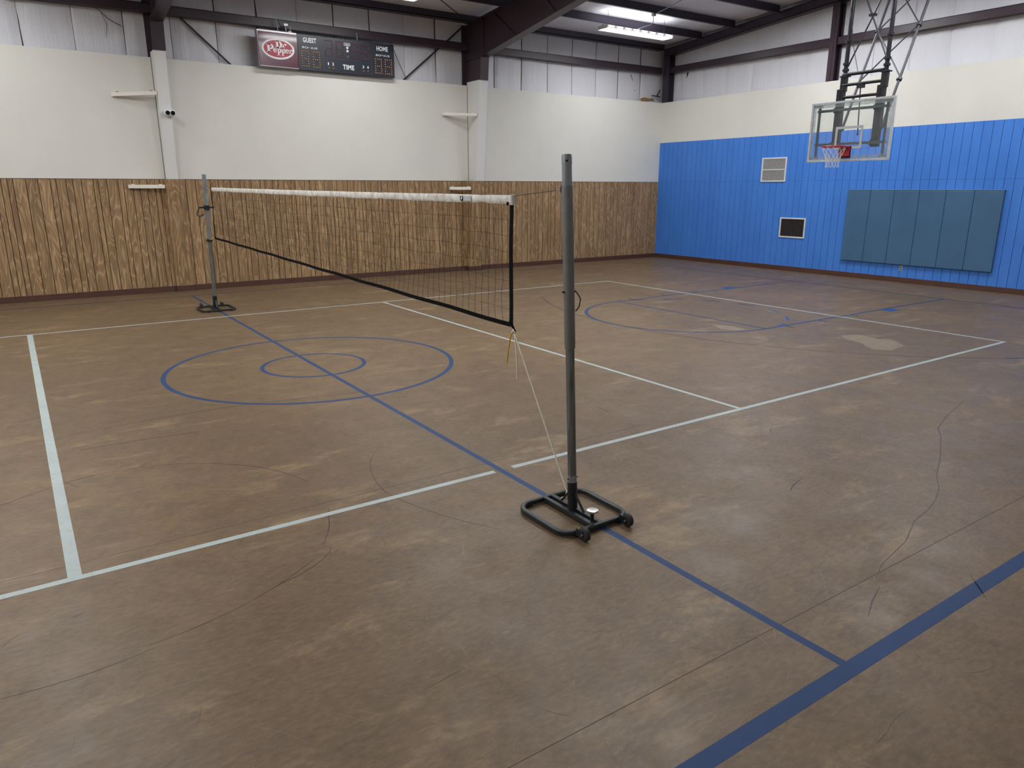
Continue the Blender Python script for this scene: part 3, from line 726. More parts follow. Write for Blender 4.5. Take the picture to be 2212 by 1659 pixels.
pad = thing('wall_pad', (-0.01, -8.57, 0.42), 'large slate-blue vinyl wall pad of six panels under the hoop', 'pad')
py0, py1, pz0, pz1 = -6.765, -10.378, 0.43, 2.205
MB().box(-0.022, -0.009, py1+0.02, py0-0.02, pz0+0.02, pz1-0.02).build('backing', 'pad_dark', pad)
n = 6; wdt = (py0-py1)/n
for k in range(n):
    a = py0-wdt*k; b = a-wdt
    m = MB(); m.box(-0.068, -0.022, b+0.003, a-0.003, pz0, pz1-0.025); m.build('panel', 'pad_vinyl', pad, bevel=0.012)
MB().box(-0.070, -0.012, py1, py0, pz1-0.022, pz1).build('top_edge', 'pad_edge', pad, bevel=0.006)

def outlet(p, axis, label):
    r_o = thing('wall_outlet', p, label, 'outlet'); x, y, z = p
    def bx(a0, a1, z0, z1, d0, d1):
        return MB().box(x+a0, x+a1, y-d1, y-d0, z+z0, z+z1) if axis == 'y' else MB().box(x-d1, x-d0, y+a0, y+a1, z+z0, z+z1)
    bx(-0.036, 0.036, -0.058, 0.058, 0.0, 0.007).build('plate', 'outlet_plate', r_o, bevel=0.002)
    for dz in (-0.026, 0.026): bx(-0.017, 0.017, dz-0.014, dz+0.014, 0.006, 0.009).build('socket', 'outlet_slot', r_o)
outlet((-11.892, -0.0085, 0.345), 'y', 'small pale wall outlet low on the wood panelling')
outlet((-0.0085, -8.356, 0.345), 'x', 'small pale wall outlet on the blue wall below the pad')

# ------------------------------------------------------------------ scoreboard
SX, SZ, SY = -12.75, 4.874, -0.15
sb = thing('scoreboard', (SX+1.65, -0.03, SZ), 'black electric scoreboard with maroon soft drink sign on top of the cream wall', 'scoreboard')
def sp(s, t, d=0.0): return (SX+s, SY-d, SZ+t)
def sbox(s0, s1, t0, t1, d0, d1): return MB().box(SX+s0, SX+s1, SY-d1, SY-d0, SZ+t0, SZ+t1)
sbox(0.90, 3.305, 0.0, 0.757, -0.13, 0.0).build('cabinet', 'score_black', sb, bevel=0.006)
sbox(0.0, 0.895, -0.002, 0.762, -0.14, 0.008).build('sign_box', 'score_alu', sb, bevel=0.006)
def face(u, v):
    t = 0.016+0.730*v; return sp(0.018+0.867*u, t, 0.034-0.28*max(0.0, t-0.42)**2)
sg = MB().grid(face, 2, 24)
for (u0, u1) in ((0, 0), (1, 1)): sg.grid(lambda a, v, u0=u0: (lambda p: (p[0], p[1]+(SY-0.006-p[1])*a, p[2]))(face(u0, v)), 1, 24)
sign = sg.build('sign_face', 'score_maroon', sb, smooth=True)
MB().box(SX+0.018, SX+0.885, SY-0.034, SY-0.005, SZ+0.004, SZ+0.016).build('sign_edge', 'score_alu', sb)
for (a, b, c, d) in ((1.492, 1.497, 0.01, 0.75), (2.69, 2.694, 0.01, 0.75), (1.497, 2.36, 0.298, 0.302)): sbox(a, b, c, d, 0.0, 0.003).build('panel_seam', 'score_seam', sb)
def ell(cx, cz, rx, rz, d0, d1, n=40): return MB().prism([(cx+rx*math.cos(2*math.pi*i/n), cz+rz*math.sin(2*math.pi*i/n)) for i in range(n)], sp, d0, d1)
ell(0.442, 0.383, 0.367, 0.216, 0.022, 0.037).build('logo_border', 'logo_white', sign)
ell(0.442, 0.383, 0.325, 0.178, 0.030, 0.040).build('logo_oval', 'logo_red', sign)
def stroke(mb, pts, w, d0=0.039, d1=0.044):
    n = len(pts); ws = w if isinstance(w, list) else [w]*n; L = []; Q = []
    for i, p in enumerate(pts):
        a = Vector(pts[max(i-1, 0)]); c = Vector(pts[min(i+1, n-1)]); d = (c-a).normalized(); q = Vector((-d.y, d.x))
        L.append((p[0]+q.x*ws[i]/2, p[1]+q.y*ws[i]/2)); Q.append((p[0]-q.x*ws[i]/2, p[1]-q.y*ws[i]/2))
    for i in range(n-1): mb.prism([L[i], L[i+1], Q[i+1], Q[i]], sp, d0, d1)
def arc(cx, cz, rx, rz, a0, a1, n=12): return [(cx+rx*math.cos(R(a0+(a1-a0)*i/n)), cz+rz*math.sin(R(a0+(a1-a0)*i/n))) for i in range(n+1)]
def bump_w(n, lo, hi): return [lo+(hi-lo)*math.sin(math.pi*i/n) for i in range(n+1)]
def letter(ch, x, z, w, h, up=0.0):
    m = MB(); sw = w*0.30
    if ch in 'DP':
        stroke(m, [(x+w*0.30, z), (x+w*0.30, z+h)], sw); stroke(m, [(x, z+h-0.008), (x+w*0.6, z+h-0.008)], 0.016)
        stroke(m, [(x, z+0.008), (x+w*0.55, z+0.008)], 0.016)
        if ch == 'D': stroke(m, arc(x+w*0.45, z+h/2, w*0.45, h*0.46, 90, -90), bump_w(12, 0.016, sw))
        else: stroke(m, arc(x+w*0.45, z+h*0.70, w*0.42, h*0.255, 90, -90), bump_w(12, 0.016, sw*0.95))
    elif ch == 'r':
        stroke(m, [(x+w*0.32, z), (x+w*0.32, z+h)], sw); stroke(m, [(x, z+0.007), (x+w*0.65, z+0.007)], 0.014); stroke(m, [(x, z+h-0.007), (x+w*0.4, z+h-0.007)], 0.014)
        stroke(m, arc(x+w*0.72, z+h*0.62, w*0.34, h*0.28, 170, 20, 8), [0.012, 0.016, 0.02, 0.024, 0.028, 0.030, 0.034, 0.036, 0.034])
    elif ch == 'e':
        stroke(m, arc(x+w*0.5, z+h*0.5, w*0.37, h*0.40, 5, 325, 16), [0.018, 0.017, 0.016, 0.016, 0.016, 0.02, 0.026, 0.03, 0.03, 0.028, 0.024, 0.02, 0.018, 0.016, 0.015, 0.013, 0.010]); stroke(m, [(x+w*0.15, z+h*0.47), (x+w*0.9, z+h*0.53)], 0.014)
    elif ch == 'p':
        stroke(m, [(x+w*0.30, z-0.066), (x+w*0.30, z+h)], sw); stroke(m, [(x, z-0.059), (x+w*0.62, z-0.059)], 0.014); stroke(m, [(x, z+h-0.007), (x+w*0.4, z+h-0.007)], 0.014)
        stroke(m, arc(x+w*0.45, z+h*0.5, w*0.42, h*0.42, 100, -100), bump_w(12, 0.013, sw))
    return m
for (ch, x, z, w, h) in (('D', 0.378, 0.408, 0.150, 0.140), ('r', 0.530, 0.408, 0.092, 0.086), ('P', 0.178, 0.303, 0.160, 0.165), ('e', 0.325, 0.303, 0.090, 0.088), ('p', 0.412, 0.303, 0.098, 0.088), ('p', 0.506, 0.303, 0.098, 0.088), ('e', 0.598, 0.303, 0.088, 0.088), ('r', 0.680, 0.303, 0.086, 0.086)):
    letter(ch, x, z, w, h).build('logo_letter', 'logo_white', sign)
# block lettering from the built-in font, fitted to a rectangle
def text_part(txt, s0, s1, t0, t1, name, mat, depth=0.004, bold=0.03):
    cu = bpy.data.curves.new('txt', 'FONT'); cu.body = txt; cu.offset = bold; cu.resolution_u = 3; cu.space_character = 1.08
    o = bpy.data.objects.new('txt', cu); COL.objects.link(o); dg = bpy.context.evaluated_depsgraph_get(); dg.update()
    me = bpy.data.meshes.new_from_object(o.evaluated_get(dg)); bpy.data.objects.remove(o); bpy.data.curves.remove(cu)
    vx = [v.co.x for v in me.vertices]; vy = [v.co.y for v in me.vertices]; a0, a1, b0, b1 = min(vx), max(vx), min(vy), max(vy)
    f = lambda c: (s0+(c.x-a0)/(a1-a0)*(s1-s0), t0+(c.y-b0)/(b1-b0)*(t1-t0))
    m = MB(); m.add([sp(*f(v.co), depth) for v in me.vertices], [tuple(p.vertices) for p in me.polygons])
    bpy.data.meshes.remove(me); off = origin_of(sb)
    ob = bpy.data.objects.new(name, bpy.data.meshes.new(name)); ob.data.from_pydata([v-off for v in m.v], [], m.f); ob.data.materials.append(M[mat]); COL.objects.link(ob); ob.parent = sb; ORG[ob.name] = off.copy()
    ob.modifiers.new('thickness', 'SOLIDIFY').thickness = 0.003
    return ob
for (txt, a, b, c, d) in (('GUEST', 1.032, 1.346, 0.588, 0.694), ('HOME', 2.845, 3.142, 0.580, 0.686), ('TIME', 1.963, 2.246, 0.088, 0.196), ('1', 1.596, 1.620, 0.152, 0.214), ('2', 1.702, 1.744, 0.152, 0.214), ('3', 2.462, 2.502, 0.154, 0.216), ('4', 2.576, 2.620, 0.154, 0.216)):
    text_part(txt, a, b, c, d, 'lettering', 'score_white')
for (a, b) in ((1.007, 1.366), (2.823, 3.181)): text_part('BONUS', a, b, 0.463, 0.503, 'lettering', 'score_white', bold=0.012)
def bulbs(pts, mat, r=0.0135):
    k = MB(); q = MB()
    for (s, t) in pts:
        q.prism([(s+r*1.4*math.cos(a*math.pi/4), t+r*1.4*math.sin(a*math.pi/4)) for a in range(8)], sp, -0.001, 0.004); k.ball(sp(s, t, 0.006), r, 8, 4)
    o = k.build('bulb_digit', mat, sb, smooth=True); o['kind'] = 'stuff'
    q.build('bulb_ring', 'bulb_ring', o)['kind'] = 'stuff'
def digit(s0, s1, t0, t1, skip=()):
    out = []
    for i in range(4):
        for j in range(7):
            edge = i in (0, 3) or j in (0, 3, 6)
            if edge and (i, j) not in skip: out.append((s0+(s1-s0)*i/3, t0+(t1-t0)*j/6))
    return out
two = {(0, 5), (0, 4), (0, 3)}
bulbs(digit(0.985, 1.135, 0.085, 0.400), 'bulb_amber'); bulbs(digit(1.25, 1.40, 0.080, 0.400), 'bulb_amber')
bulbs(digit(1.56, 1.72, 0.360, 0.680, two), 'bulb_dark'); bulbs(digit(1.83, 1.985, 0.360, 0.680), 'bulb_dark')
bulbs(digit(2.21, 2.365, 0.358, 0.675), 'bulb_dark'); bulbs(digit(2.475, 2.63, 0.356, 0.672), 'bulb_dark')
bulbs(digit(2.80, 2.955, 0.078, 0.392), 'bulb_amber'); bulbs(digit(3.06, 3.22, 0.078, 0.395), 'bulb_amber')
bulbs([(1.619, 0.097), (1.726, 0.094), (2.482, 0.093), (2.594, 0.095)], 'bulb_amber')
bulbs([(1.187, 0.483), (2.985, 0.475)], 'bulb_dark', 0.016)
for t in (0.571, 0.499): ell(2.098, t, 0.027, 0.027, 0.0, 0.006, 16).build('colon_lamp', 'score_white', sb)
ell(2.098, 0.376, 0.030, 0.030, 0.0, 0.004, 16).build('horn_cover', 'score_seam', sb)
pl = sbox(2.015, 2.172, 0.613, 0.674, 0.0, 0.004).build('maker_plate', 'score_white', sb)
sbox(2.022, 2.165, 0.620, 0.667, 0.004, 0.0055).build('plate_inset', 'score_black', pl)
for (a, b, t) in ((2.045, 2.15, 0.650), (2.035, 2.155, 0.632)): sbox(a, b, t-0.004, t+0.004, 0.0055, 0.007).build('plate_print', 'score_white', pl)
# hangers and junction bits on top
MB().tube([sp(0.50, 0.75, -0.05), sp(0.48, 1.02, -0.10)], 0.011, 8).build('hanger_rod', 'galv', sb)
MB().tube([sp(0.68, 0.75, -0.05), sp(0.67, 0.93, -0.06)], 0.008, 8).build('hanger_rod', 'galv', sb)
sbox(0.64, 0.73, 0.90, 0.945, -0.09, -0.05).build('junction_box', 'galv', sb)
MB().tube([sp(0.76, 0.74, -0.05), sp(0.80, 0.93, -0.08)], 0.008, 8).ball(sp(0.805, 0.94, -0.08), 0.020).build('hanger_rod', 'galv', sb)
for s in (0.735, 0.775): sbox(s-0.014, s+0.014, 0.755, 0.79, -0.04, -0.01).build('socket', 'score_white', sb)
MB().tube([sp(2.385, 0.75, -0.05), sp(2.38, 0.90, -0.07)], 0.009, 8).ball(sp(2.38, 0.915, -0.07), 0.020).build('hanger_rod', 'galv', sb)
MB().tube([sp(0.52, 0.98, -0.10), sp(0.57, 0.88, -0.05), sp(0.62, 0.90, -0.05), sp(0.67, 0.80, -0.05)], 0.007, 6).build('cable', 'wire', sb, smooth=True)
MB().tube([sp(0.95, 0.80, -0.10), sp(1.25, 0.80, -0.12), sp(1.55, 0.745, -0.06)], 0.007, 6).build('cable', 'wire', sb, smooth=True)
MB().tube([sp(1.98, 0.75, -0.04), sp(2.0, 0.79, -0.04), sp(2.05, 0.80, -0.04), sp(2.09, 0.75, -0.04)], 0.012, 6).build('cable', 'wire', sb, smooth=True)

# ------------------------------------------------------------------ basketball goal
XB, YB = -3.176, -8.535; BZ0, BZ1 = 2.78, 3.990; BW = 0.917
bg = thing('basketball_goal', (-2.85, YB, 2.6), 'ceiling-hung glass basketball backboard with red rim and black masts', 'basketball hoop')
fr = MB(); w = 0.045
for (a, b, c, d) in ((-BW, BW, BZ0, BZ0+w), (-BW, BW, BZ1-w, BZ1), (-BW, -BW+w, BZ0+w, BZ1-w), (BW-w, BW, BZ0+w, BZ1-w)): fr.box(XB-0.004, XB+0.035, YB+a, YB+b, c, d)
fr.build('board_frame', 'board_alu', bg, bevel=0.003)
MB().box(XB+0.004, XB+0.016, YB-BW+w-0.004, YB+BW-w+0.004, BZ0+w-0.004, BZ1-w+0.004).build('glass', 'board_glass', bg)
br = MB(); i_, o_ = 0.115, w
for (a, b, c, d) in ((-BW+o_, BW-o_, BZ0+o_, BZ0+i_), (-BW+o_, BW-o_, BZ1-i_, BZ1-o_), (-BW+o_, -BW+i_, BZ0+i_, BZ1-i_), (BW-i_, BW-o_, BZ0+i_, BZ1-i_)): br.box(XB+0.0035, XB+0.0045, YB+a, YB+b, c, d)
tb = NT('board_band'); tb.n.remove(tb.b); t1 = tb.new('ShaderNodeBsdfTransparent'); t2 = tb.new('ShaderNodeBsdfDiffuse'); t2.inputs[0].default_value = lin((196, 208, 210)); mx = tb.new('ShaderNodeMixShader')
tb.link(tb.val(tb.noise(tb.pos(), 6, 4), 0.3, 0.7, 0.28, 0.42), mx.inputs[0]); tb.link(t1.outputs[0], mx.inputs[1]); tb.link(t2.outputs[0], mx.inputs[2]); tb.link(mx.outputs[0], tb.out.inputs[0]); M['board_band'] = tb.m
br.build('board_border', 'board_band', bg)
sq = MB(); sw = 0.05
for (a, b, c, d) in ((-0.305, 0.305, 3.43, 3.48), (-0.305, -0.255, 3.03, 3.43), (0.255, 0.305, 3.03, 3.43), (-0.255, 0.255, 3.03, 3.075)): sq.box(XB+0.002, XB+0.0035, YB+a, YB+b, c, d)
sq.build('target_square', 'board_white', bg)
# steel frame behind the glass
def tubebox(y0, y1, z0, z1, x0, x1, name, mat): return MB().box(x0, x1, y0, y1, z0, z1).build(name, mat, bg, bevel=0.003)
xf = XB+0.05
tubebox(-7.79, -7.75, 2.86, 3.92, xf, xf+0.04, 'frame_upright', 'goal_green'); tubebox(-9.285, -9.245, 2.86, 3.92, xf, xf+0.04, 'frame_upright', 'goal_green')
tubebox(-9.30, -7.70, 3.80, 3.85, xf+0.04, xf+0.09, 'frame_bar', 'goal_green'); tubebox(-9.30, -7.70, 3.115, 3.165, xf+0.04, xf+0.09, 'frame_bar', 'goal_green')
for y_ in (-7.72, -9.32):
    for z_ in (2.87, 3.92): tubebox(y_-0.11, y_+0.11, z_-0.018, z_+0.018, XB+0.03, xf+0.03, 'corner_clip', 'goal_green')
XM = -2.91
for (y_, zl, zt) in ((-8.094, 3.12, 4.25), (-8.978, 3.06, 4.25)):
    o = tubebox(y_-0.075, y_+0.075, zl, zt, XM-0.05, XM+0.05, 'mast', 'goal_black')
    MB().box(XM-0.055, XM-0.05, y_-0.012, y_+0.012, zl+0.05, zt-0.05).build('mast_slot', 'wire', o)
    tubebox(y_-0.10, y_+0.02, 4.2, 4.52, XM-0.045, XM+0.045, 'slide_box', 'goal_black')
    for z_ in (3.825, 3.14):
        tubebox(y_-0.055, y_+0.055, z_-0.05, z_+0.05, xf+0.085, XM-0.04, 'clamp_bracket', 'goal_black')
    yt = y_-0.045
    MB().tube([(XM, yt, 4.2), (XM, yt, 7.26)], 0.042, 12).build('hanger_pipe', 'goal_black', bg, smooth=True)
    for z_ in (4.50, 4.62, 4.74, 5.18): MB().tube([(XM, yt, z_-0.022), (XM, yt, z_+0.022)], 0.066, 12).build('collar', 'goal_black', bg, smooth=True)
    tubebox(yt-0.10, yt+0.09, 4.485, 4.51, XM-0.06, XM+0.06, 'plate', 'goal_black')
for z_, r in ((4.53, 0.034), (4.325, 0.030), (4.08, 0.030)):
    MB().tube([(XM-0.02, -8.10, z_), (XM-0.02, -8.99, z_)], r, 12).build('crossbar', 'goal_black', bg, smooth=True)
# diagonal back braces and their lacing
def bx_(z): return -2.755+(z-3.40)*0.452
YL, YR = -8.09, -8.975
for y_ in (YL, YR):
    MB().tube([(bx_(3.42), y_, 3.42), (bx_(7.28), y_, 7.28)], 0.028, 10).build('back_brace', 'brace_grey', bg, smooth=True)
    MB().box(XM, bx_(3.5)+0.02, y_-0.03, y_+0.03, 3.44, 3.52).build('brace_foot', 'goal_black', bg)
    for z_ in (4.40, 5.48, 6.5): MB().tube([(bx_(z_)-0.012, y_, z_-0.02), (bx_(z_)+0.012, y_, z_+0.02)], 0.055, 10).build('collar', 'brace_grey', bg, smooth=True)
for a, b in ((4.43, 5.48), (5.48, 6.5)):
    MB().tube([(bx_(a)-0.03, YL, a), (bx_(b)-0.03, YR, b)], 0.014, 8).build('lacing', 'brace_grey', bg, smooth=True)
    MB().tube([(bx_(a)+0.03, YR, a), (bx_(b)+0.03, YL, b)], 0.014, 8).build('lacing', 'brace_grey', bg, smooth=True)
MB().tube([(XM+0.03, -8.16, 4.69), (XM+0.03, -9.03, 6.51)], 0.016, 8).build('front_lacing', 'brace_grey', bg, smooth=True)
MB().tube([(XM-0.03, -9.02, 4.74), (XM-0.03, -8.13, 6.56)], 0.016, 8).build('front_lacing', 'brace_grey', bg, smooth=True)
MB().box(XM-0.05, XM+0.05, -8.66, -8.54, 5.575, 5.62).build('lacing_clamp', 'goal_black', bg)
MB().tube([(XM-0.05, -8.13, 5.80), (XM-0.04, -8.28, 5.06), (XM-0.03, -8.43, 4.57)], 0.006, 6).build('cable', 'wire', bg)
MB().box(XM-0.10, XM-0.01, -8.62, -8.49, 4.23, 4.31).build('actuator_head', 'goal_black', bg)
MB().tube([(XM-0.08, -8.56, 4.30), (XM-0.10, -8.63, 3.34)], 0.012, 8).ball((XM-0.10, -8.63, 3.32), 0.024).build('adjust_rod', 'goal_black', bg, smooth=True)
# rim, its bracket and net
RZ, RX, RY = 3.06, XB-0.41, -8.50; RR = 0.232
ring = MB().tube([(RX+RR*math.cos(2*math.pi*i/32), RY+RR*math.sin(2*math.pi*i/32), RZ) for i in range(32)], 0.012, 8, closed=True).build('rim', 'rim_red', bg, smooth=True)
MB().box(XB-0.05, XB-0.012, RY-0.115, RY+0.115, RZ-0.18, RZ+0.03).build('rim_plate', 'rim_red', bg, bevel=0.006)
MB().prism([(RX+RR*0.8, RY-0.17), (XB-0.03, RY-0.10), (XB-0.03, RY+0.10), (RX+RR*0.8, RY+0.17)], lambda a, b, d: (a, b, d), RZ-0.008, RZ+0.006).build('rim_gusset', 'rim_red', bg)
MB().box(XB-0.014, XB-0.004, RY-0.13, RY+0.12, RZ-0.22, RZ+0.02).build('rim_backplate', 'goal_black', bg)
nt = MB(); prof = [(0.0, 1.0), (0.09, 0.86), (0.18, 0.68), (0.26, 0.58), (0.34, 0.53), (0.41, 0.55)]; NS = 12
def npnt(k, j): 
    a = 2*math.pi*(k+0.5*(j % 2))/NS; r = RR*prof[j][1]; return (RX+r*math.cos(a), RY+r*math.sin(a), RZ-0.012-prof[j][0]*0.98)
for k in range(NS):
    for j in range(len(prof)-1):
        q = npnt(k, j)
        for dk in ((0, -1) if j % 2 == 0 else (0, 1)): nt.tube([q, npnt(k+dk, j+1)], 0.0032, 4)
o = nt.build('rim_net', 'rim_net', bg); o['kind'] = 'stuff'

# ------------------------------------------------------------------ volleyball posts
def rrect(x0, x1, y0, y1, r, z, n=7):
    pts = []
    for (cx, cy, a0) in ((x1-r, y1-r, 0), (x0+r, y1-r, 90), (x0+r, y0+r, 180), (x1-r, y0+r, 270)):
        for i in range(n): a = R(a0+90*i/(n-1)); pts.append((cx+r*math.cos(a), cy+r*math.sin(a), z))
    return pts
def sqtube(pts, w, z0, z1):
    b = MB(); n = len(pts); ring_ = []
    for i, p in enumerate(pts):
        a = Vector(pts[i-1]); c = Vector(pts[(i+1) % n]); d = (c-a).normalized(); q = Vector((-d.y, d.x, 0)); p = Vector(p); ch = 0.006
        ring_.append([p+q*w/2+Vector((0, 0, z0-p.z)), p-q*w/2+Vector((0, 0, z0-p.z)), p-q*w/2+Vector((0, 0, z1-ch-p.z)), p-q*(w/2-ch)+Vector((0, 0, z1-p.z)), p+q*(w/2-ch)+Vector((0, 0, z1-p.z)), p+q*w/2+Vector((0, 0, z1-ch-p.z))])
    vs = [v for r in ring_ for v in r]; fs = []
    for i in range(n):
        j = (i+1) % n
        for k in range(6): fs.append((i*6+k, i*6+(k+1) % 6, j*6+(k+1) % 6, j*6+k))
    b.add(vs, fs); return b
def base(root, x0, x1, y0, y1, px, py, wdir, tubew):
    cx = (x0+x1)/2; z0, z1 = 0.012, 0.012+tubew
    sqtube(rrect(x0+tubew/2, x1-tubew/2, y0+tubew/2, y1-tubew/2, 0.11, 0.03), tubew, z0, z1).build('base_frame', 'base_paint', root, smooth=True)
    for s in (-1, 1):
        MB().box(px+s*0.034-0.017, px+s*0.034+0.017, y0+tubew*0.6, y1-tubew*0.6, z0+0.002, z1+0.001).build('centre_bar', 'base_paint', root, bevel=0.004)
    for fx in (x0+0.12, x1-0.12):
        for fy in (y0+0.02, y1-0.02): MB().box(fx-0.02, fx+0.02, fy-0.015, fy+0.015, 0.0, 0.013).build('foot_pad', 'wheel_rubber', root)
    ye = y0 if wdir < 0 else y1
    for xx in (cx-0.19, cx+0.19):
        MB().bar((xx, ye-wdir*0.01, 0.052), (xx, ye+wdir*0.075, 0.046), 0.046, 0.006).bar((xx-0.022, ye, 0.05), (xx-0.022, ye+wdir*0.065, 0.045), 0.004, 0.05).bar((xx+0.022, ye, 0.05), (xx+0.022, ye+wdir*0.065, 0.045), 0.004, 0.05).build('wheel_bracket', 'base_paint', root)
        wc = Vector((xx, ye+wdir*0.062, 0.047)); d = Vector((1, 0, 0))
        pts = [wc+d*t for t in (-0.019, -0.016, -0.012, 0.012, 0.016, 0.019)]
        wh = MB().tube(pts, [0.030, 0.042, 0.046, 0.046, 0.042, 0.030], 20).build('wheel', 'wheel_rubber', root, smooth=True)
        MB().tube([wc-d*0.030, wc+d*0.030], 0.007, 8).build('axle', 'galv', wh)
    return z1
# near post
NP = Vector((-14.89, -14.05, 0.0)); NT_ = Vector((-14.89, -13.905, 2.443)); AX = (NT_-Vector((-14.89, -14.047, 0.066)))/(2.443-0.066)
def npt(z): return Vector((-14.89, -14.047, 0.066))+AX*(z-0.066)
post = thing('volleyball_post', (-14.89, -14.05, 0), 'tall steel net post on wheeled black base nearest the camera', 'net post', 'volleyball net posts')
zt = base(post, -15.185, -14.575, -14.335, -13.74, -14.89, -14.05, -1, 0.034)
MB().tube([npt(0.06), npt(0.25)], 0.0350, 20).build('socket', 'base_paint', post, smooth=True)
for s in (1, -1): MB().bar((-14.89, -14.047+s*0.125, 0.066), npt(0.17)+Vector((0, s*0.030, 0)), 0.012, 0.014, (1, 0, 0)).build('gusset', 'base_paint', post)
MB().tube([npt(0.245), npt(1.20)], 0.0305, 22).build('lower_pipe', 'galv_dull', post, smooth=True)
MB().tube([npt(0.247), npt(0.30)], 0.0318, 22).build('pipe_collar', 'galv', post, smooth=True)
sl = MB().tube([npt(1.195), npt(1.205), npt(2.24), npt(2.25)], [0.0350, 0.0368, 0.0368, 0.0350], 22).build('sleeve', 'post_tape', post, smooth=True)
MB().tube([npt(2.245), npt(2.44)], 0.0325, 22).build('upper_pipe', 'galv', post, smooth=True)
MB().tube([npt(2.385), npt(2.43), npt(2.445)], [0.0342, 0.0342, 0.030], 22).build('cap', 'galv', post, smooth=True)
vd = Vector((-0.62, -0.78, 0))
MB().ball(npt(2.405)+vd*0.032, 0.009).build('cap_bolt', 'wire', post, smooth=True)
ey = npt(2.225)+Vector((-0.004, 0.040, 0))
MB().tube([ey+Vector((0, 0.015*math.cos(a*math.pi/6)+0.008, 0.017*math.sin(a*math.pi/6))) for a in range(12)], 0.0042, 6, closed=True).bar(npt(2.265)+Vector((0, 0.032, 0)), ey+Vector((0, 0.02, 0.01)), 0.010, 0.010).build('eye_hook', 'base_paint', post, smooth=True)
MB().bar(npt(1.575)+Vector((-0.050, 0.006, 0)), npt(1.575)+Vector((0.050, -0.006, 0)), 0.012, 0.012).build('pull_pin', 'wire', post)
p = npt(1.575)+Vector((0.046, -0.02, 0)); MB().tube([p, p+Vector((0.03, -0.01, -0.05)), p+Vector((0.02, -0.01, -0.10)), p+Vector((-0.01, -0.01, -0.13))], 0.004, 6).build('pin_cord', 'wire', post, smooth=True)
MB().tube([npt(0.275)+Vector((-0.04, 0, 0)), npt(0.275)+Vector((0.046, -0.004, 0.004))], 0.005, 6).build('clip_pin', 'wire', post)
MB().tube([(-14.90, -14.27, 0.055), (-14.90, -14.27, 0.115)], 0.013, 12).build('knob_stem', 'base_paint', post, smooth=True)
MB().tube([(-14.90, -14.27, 0.105), (-14.90, -14.27, 0.118), (-14.90, -14.27, 0.128), (-14.90, -14.27, 0.132)], [0.022, 0.040, 0.040, 0.028], 20).build('knob', 'chrome', post, smooth=True)
# far post
def fpt(z): return Vector((-14.86, -3.20, 0.06))+Vector((0, -0.20, 2.42))*((z-0.06)/2.42)
fp = thing('volleyball_post', (-14.86, -3.20, 0), 'steel net post at the far end of the net beside the wood panelling', 'net post', 'volleyball net posts')
base(fp, -15.16, -14.54, -3.52, -2.86, -14.86, -3.20, 1, 0.032)
MB().tube([fpt(0.05), fpt(0.27)], 0.040, 18).build('socket', 'base_paint', fp, smooth=True)
for s in (1, -1): MB().bar((-14.86, -3.20+s*0.13, 0.06), fpt(0.18)+Vector((0, s*0.045, 0)), 0.012, 0.022, (1, 0, 0)).build('gusset', 'base_paint', fp)
MB().tube([fpt(0.265), fpt(1.32)], 0.032, 18).build('lower_pipe', 'galv_dull', fp, smooth=True)
MB().tube([fpt(1.30), fpt(1.90)], 0.037, 18).build('sleeve', 'post_tape', fp, smooth=True)
MB().tube([fpt(1.89), fpt(2.48)], 0.033, 18).build('upper_pipe', 'galv', fp, smooth=True)
MB().tube([fpt(1.29), fpt(1.33)], 0.055, 16).build('clamp', 'base_paint', fp, smooth=True)
MB().tube([fpt(1.86), fpt(1.94)], 0.052, 16).build('winch_drum', 'base_paint', fp, smooth=True)
MB().bar(fpt(1.90)+Vector((-0.13, 0, 0)), fpt(1.90)+Vector((0.13, 0, 0)), 0.03, 0.03).build('winch_axle', 'base_paint', fp)
q = fpt(1.90)+Vector((-0.13, 0, 0)); MB().tube([q, q+Vector((-0.03, 0, -0.06)), q+Vector((-0.05, 0, -0.13)), q+Vector((-0.01, 0, -0.16)), q+Vector((0.07, 0, -0.12))], 0.010, 8).build('winch_crank', 'base_paint', fp, smooth=True)
MB().tube([fpt(2.24)+Vector((0.02, -0.035, 0)), fpt(2.24)+Vector((0.03, -0.058, 0))], 0.014, 10).build('bolt', 'chrome', fp)
MB().tube([fpt(2.43), fpt(2.48)], 0.0345, 18).build('cap', 'galv', fp, smooth=True)
MB().bar(fpt(1.60)+Vector((-0.05, 0, 0)), fpt(1.60)+Vector((-0.075, -0.01, 0)), 0.02, 0.03).build('pull_tab', 'brass', fp)

# ------------------------------------------------------------------ volleyball net
NX = -14.87
nr = thing('volleyball_net', (NX, -8.6, 1.25), 'black mesh volleyball net with white top band and black edge tapes', 'net')
def topz(y):
    pts = [(-3.95, 2.252), (-8.49, 2.214), (-11.03, 2.198), (-13.27, 2.188)]
    for (a, za), (b, zb) in zip(pts[:-1], pts[1:]):
        if y >= b: return za+(zb-za)*(y-a)/(b-a)
    return pts[-1][1]
def botz(y):
    pts = [(-3.76, 1.394), (-8.81, 1.320), (-10.40, 1.297), (-13.24, 1.258)]
    for (a, za), (b, zb) in zip(pts[:-1], pts[1:]):
        if y >= b: return za+(zb-za)*(y-a)/(b-a)
    return pts[-1][1]
YA, YZ = -3.95, -13.27
def bandfn(side):
    def f(u, v):
        y = YA+(YZ-YA)*u; h = 0.062+0.0015*math.sin(y*4)+0.001*math.sin(y*9)
        pin = 0.010*math.exp(-((y+11.0)/0.05)**2)+0.012*math.exp(-((y+12.85)/0.05)**2)
        t = topz(y)+0.0008*math.sin(y*5)-pin*0.3; z = t-(h-pin)*v
        xx = 0.007*math.sin(math.pi*v)**0.5+0.0022*math.sin(y*31+4*v)*math.sin(math.pi*v)
        return (NX+side*xx, y, z)
    return f
